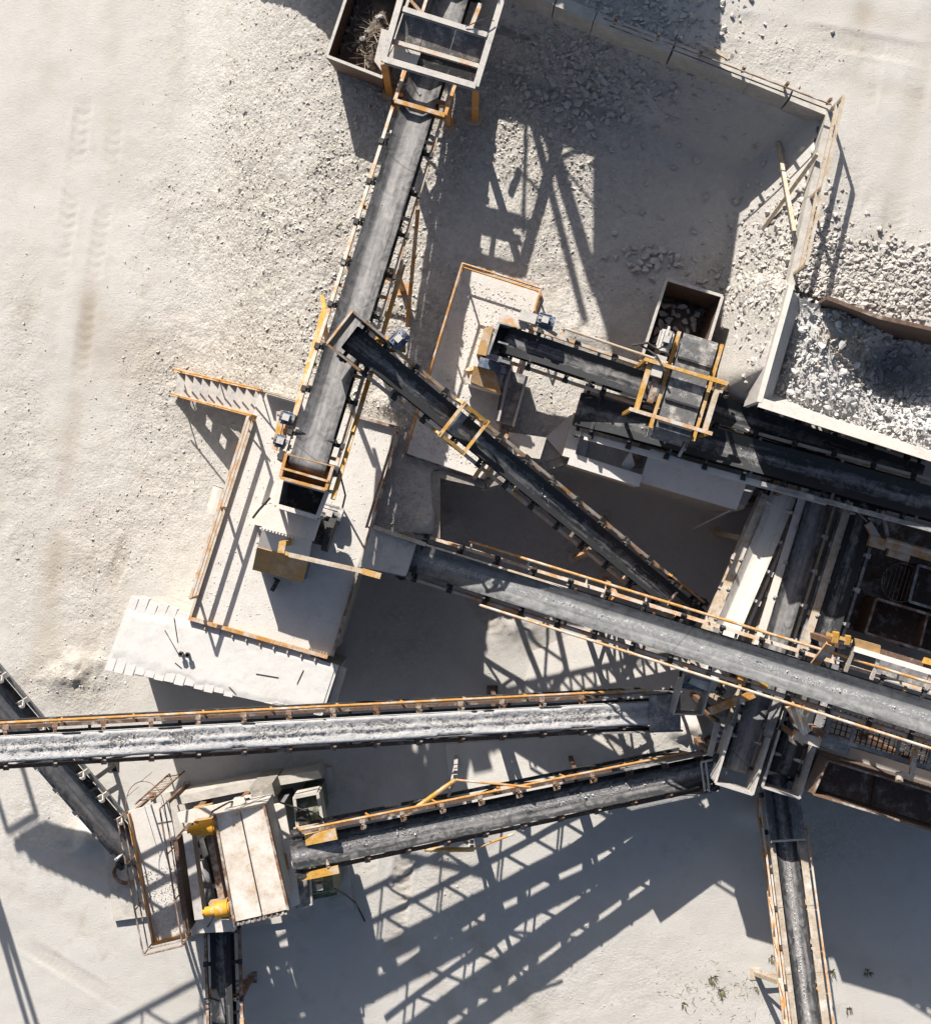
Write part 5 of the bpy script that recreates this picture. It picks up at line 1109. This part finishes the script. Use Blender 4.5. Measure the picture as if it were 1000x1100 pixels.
# ------------------------------------------------------------------ loose stones
def scatter_rocks(n, u, v, su, sv, z, s0, s1, mat, label, group, seed, zlim=None, mind=.02):
    q = []; k = 0; r = random.Random(seed)
    while len(q) < n and k < n*40:
        k += 1; p = W(r.gauss(u, su), r.gauss(v, sv), z); g = GR(p.x, p.y)
        if zlim and not (zlim[0] < g < zlim[1]): continue
        if any((p.x-a)**2+(p.y-b)**2 < mind for a, b in q): continue
        q.append((p.x, p.y)); rock_obj((p.x, p.y, g), r.uniform(s0, s1), mat, label, group, seed*100+k)
scatter_rocks(26, 696, 277, 13, 7, 2.5, .16, .30, 'rock', 'pale angular rock in the small heap on the shaded yard', 'small rock heap in the pit', 3, (2.2,2.9), .022)
scatter_rocks(62, 655, 70, 34, 26, 2.5, .16, .34, 'rock', 'grey rock in the spread under the concrete block wall', 'rocks below the block wall', 4, (2.2,3.2), .03)
scatter_rocks(24, 745, 170, 75, 60, 2.5, .10, .24, 'rock', 'single stone lying on the shaded yard floor', 'loose stones on the yard', 5, (2.2,2.9), .2)
scatter_rocks(40, 930, 312, 48, 14, 4.5, .12, .26, 'rock', 'pale rock on the bank along the upper side of the hopper', 'rocks by the hopper', 6, (4.2,4.9), .03)
scatter_rocks(22, 835, 345, 18, 45, 3.0, .12, .26, 'rock', 'pale rock on the slope left of the hopper', 'rocks on the slope', 7, (2.2,4.3), .03)
# gravel and pebbles (uncountable)
N = 800000; PX = r_.uniform(-14, 14, N); PY = r_.uniform(-15.4, 15.4, N); gw = gravel_w(PX, PY)
keep = r_.random(N) < (gw**1.4*.24*np.clip(fbm(PX, PY, 0.9, 3)*1.6+.75, .25, 1.2)+.0015); PX, PY, gw = PX[keep], PY[keep], gw[keep]
sz = np.clip(r_.gamma(3.2, .0088, len(PX)), .010, .075)*(.6+.6*gw)
pz = gzr(PX, PY); onwall = sdf(PX, PY, h_poly) < .05; PX, PY, sz, pz = PX[onwall], PY[onwall], sz[onwall], pz[onwall]
V, F = rock_stuff(np.stack([PX, PY, pz-sz*.05], 1), sz, PEBS, 12)
stuff_obj('gravel', V, F, 'pebble', 'loose pale gravel and pebbles strewn over the quarry ground', 'gravel')
print('pebbles', len(PX))
# coarse rubble on the upper pad and slope
N = 5200; PX = np.concatenate([W(0,0,4.5).x*0+r_.normal(W(935,300,4.5).x, 1.5, N), r_.normal(W(840,330,2.8).x, .6, N//2), r_.normal(W(640,70,2.5).x, 1.5, N//3)])
PY = np.concatenate([r_.normal(W(935,303,4.5).y, .42, N), r_.normal(W(840,340,2.8).y, 1.3, N//2), r_.normal(W(640,70,2.5).y, .9, N//3)])
k_ = (sdf(PX, PY, h_poly) < -.1) & (np.abs(PX) < 14); PX, PY = PX[k_], PY[k_]
sz = np.clip(r_.gamma(2.5, .021, len(PX)), .02, .12)
V, F = rock_stuff(np.stack([PX, PY, gzr(PX, PY)+sz*.15], 1), sz, ROCKS, 14)
stuff_obj('rubble', V, F, 'rock', 'coarse pale rubble banked beside the hopper and walls', 'rubble')
# stones fallen on belts
for cv, n_, nm in ((C1, 26, 'wide grey conveyor'), (C3, 30, 'slim black conveyor'), (C11, 620, 'orange railed branch conveyor'), (C12, 420, 'outgoing conveyor at the lower right'), (C4, 260, 'long ash grey conveyor'), (C6, 120, 'broad dark conveyor beside the spill plates')):
    tt = r_.uniform(1, cv.L-.6, n_)
    if n_ > 100: tt = tt[np.clip(fbm(tt*1.3, tt*0+7, 1.0, 3)*2.2+.5, 0, 1) > r_.random(n_)]; n_ = len(tt)
    xx = r_.normal(.02, .055 if n_ > 60 else .1, n_); s_ = r_.gamma(2.2, .006, n_).clip(.006, .035)
    pp = np.array([list(cv.P(a, b, .012)) for a, b in zip(tt, xx)]); V, F = rock_stuff(pp, s_, PEBS, 41)
    stuff_obj('stone_chips', V, F, 'rock_white', 'few white stone chips left on the '+nm, 'stone chips')
# weeds at the lower right
rw_ = random.Random(3)
def weed(u, v, s, lb):
    m = MB(); c = W(u, v, 0); c.z = GR(c.x, c.y)-.01
    for i in range(26):
        a = rw_.uniform(0, 6.28); b = c+Vector((math.cos(a), math.sin(a), 0))*rw_.uniform(0, s*.5); L = rw_.uniform(.3,1)*s; e = b+Vector((math.cos(a)*L*.6, math.sin(a)*L*.6, L*.7)); w = Vector((-math.sin(a), math.cos(a), 0))*.012
        mid_ = b.lerp(e,.5)+ZV*L*.12; m.add([b-w, b+w, mid_+w*.9, e, mid_-w*.9], [(0,1,2,3,4)])
    solo(m, 'weed', 'dry_grass', lb, 'weed', c, 'dry weeds on the lower right ground')
for u, v, s, lb in ((829,1030,.15,'dry weed just left of the outgoing conveyor'), (932,1045,.2,'dry weed at the shadow edge right of the outgoing conveyor'), (893,1046,.18,'small dry weed touching the right side of the outgoing conveyor'), (912,1085,.16,'dry weed near the bottom edge right of the outgoing conveyor'), (765,1052,.2,'upper dry weed of the sparse patch left of the outgoing conveyor'), (775,1066,.2,'lower dry weed of the sparse patch left of the outgoing conveyor'), (735,1080,.14,'tiny dry weed near the bottom edge in the sparse patch'), (812,1062,.12,'tiny lone weed between the patch and the outgoing conveyor')): weed(u, v, s, lb)

m = MB()
for i in range(150):
    p = W(rw_.gauss(775, 38), rw_.gauss(1064, 16), 0); p.z = GR(p.x, p.y)+.006; a = rw_.uniform(0, 6.28); L = rw_.uniform(.03,.16)
    m.tube(p, p+Vector((math.cos(a)*L, math.sin(a)*L, rw_.uniform(0,.05))), .006, 4, .003)
solo(m, 'plant_litter', 'dry_brush', 'scattered dry twigs and litter around the weeds at the lower right', 'plant litter', W(775,1064,0), kind='stuff')
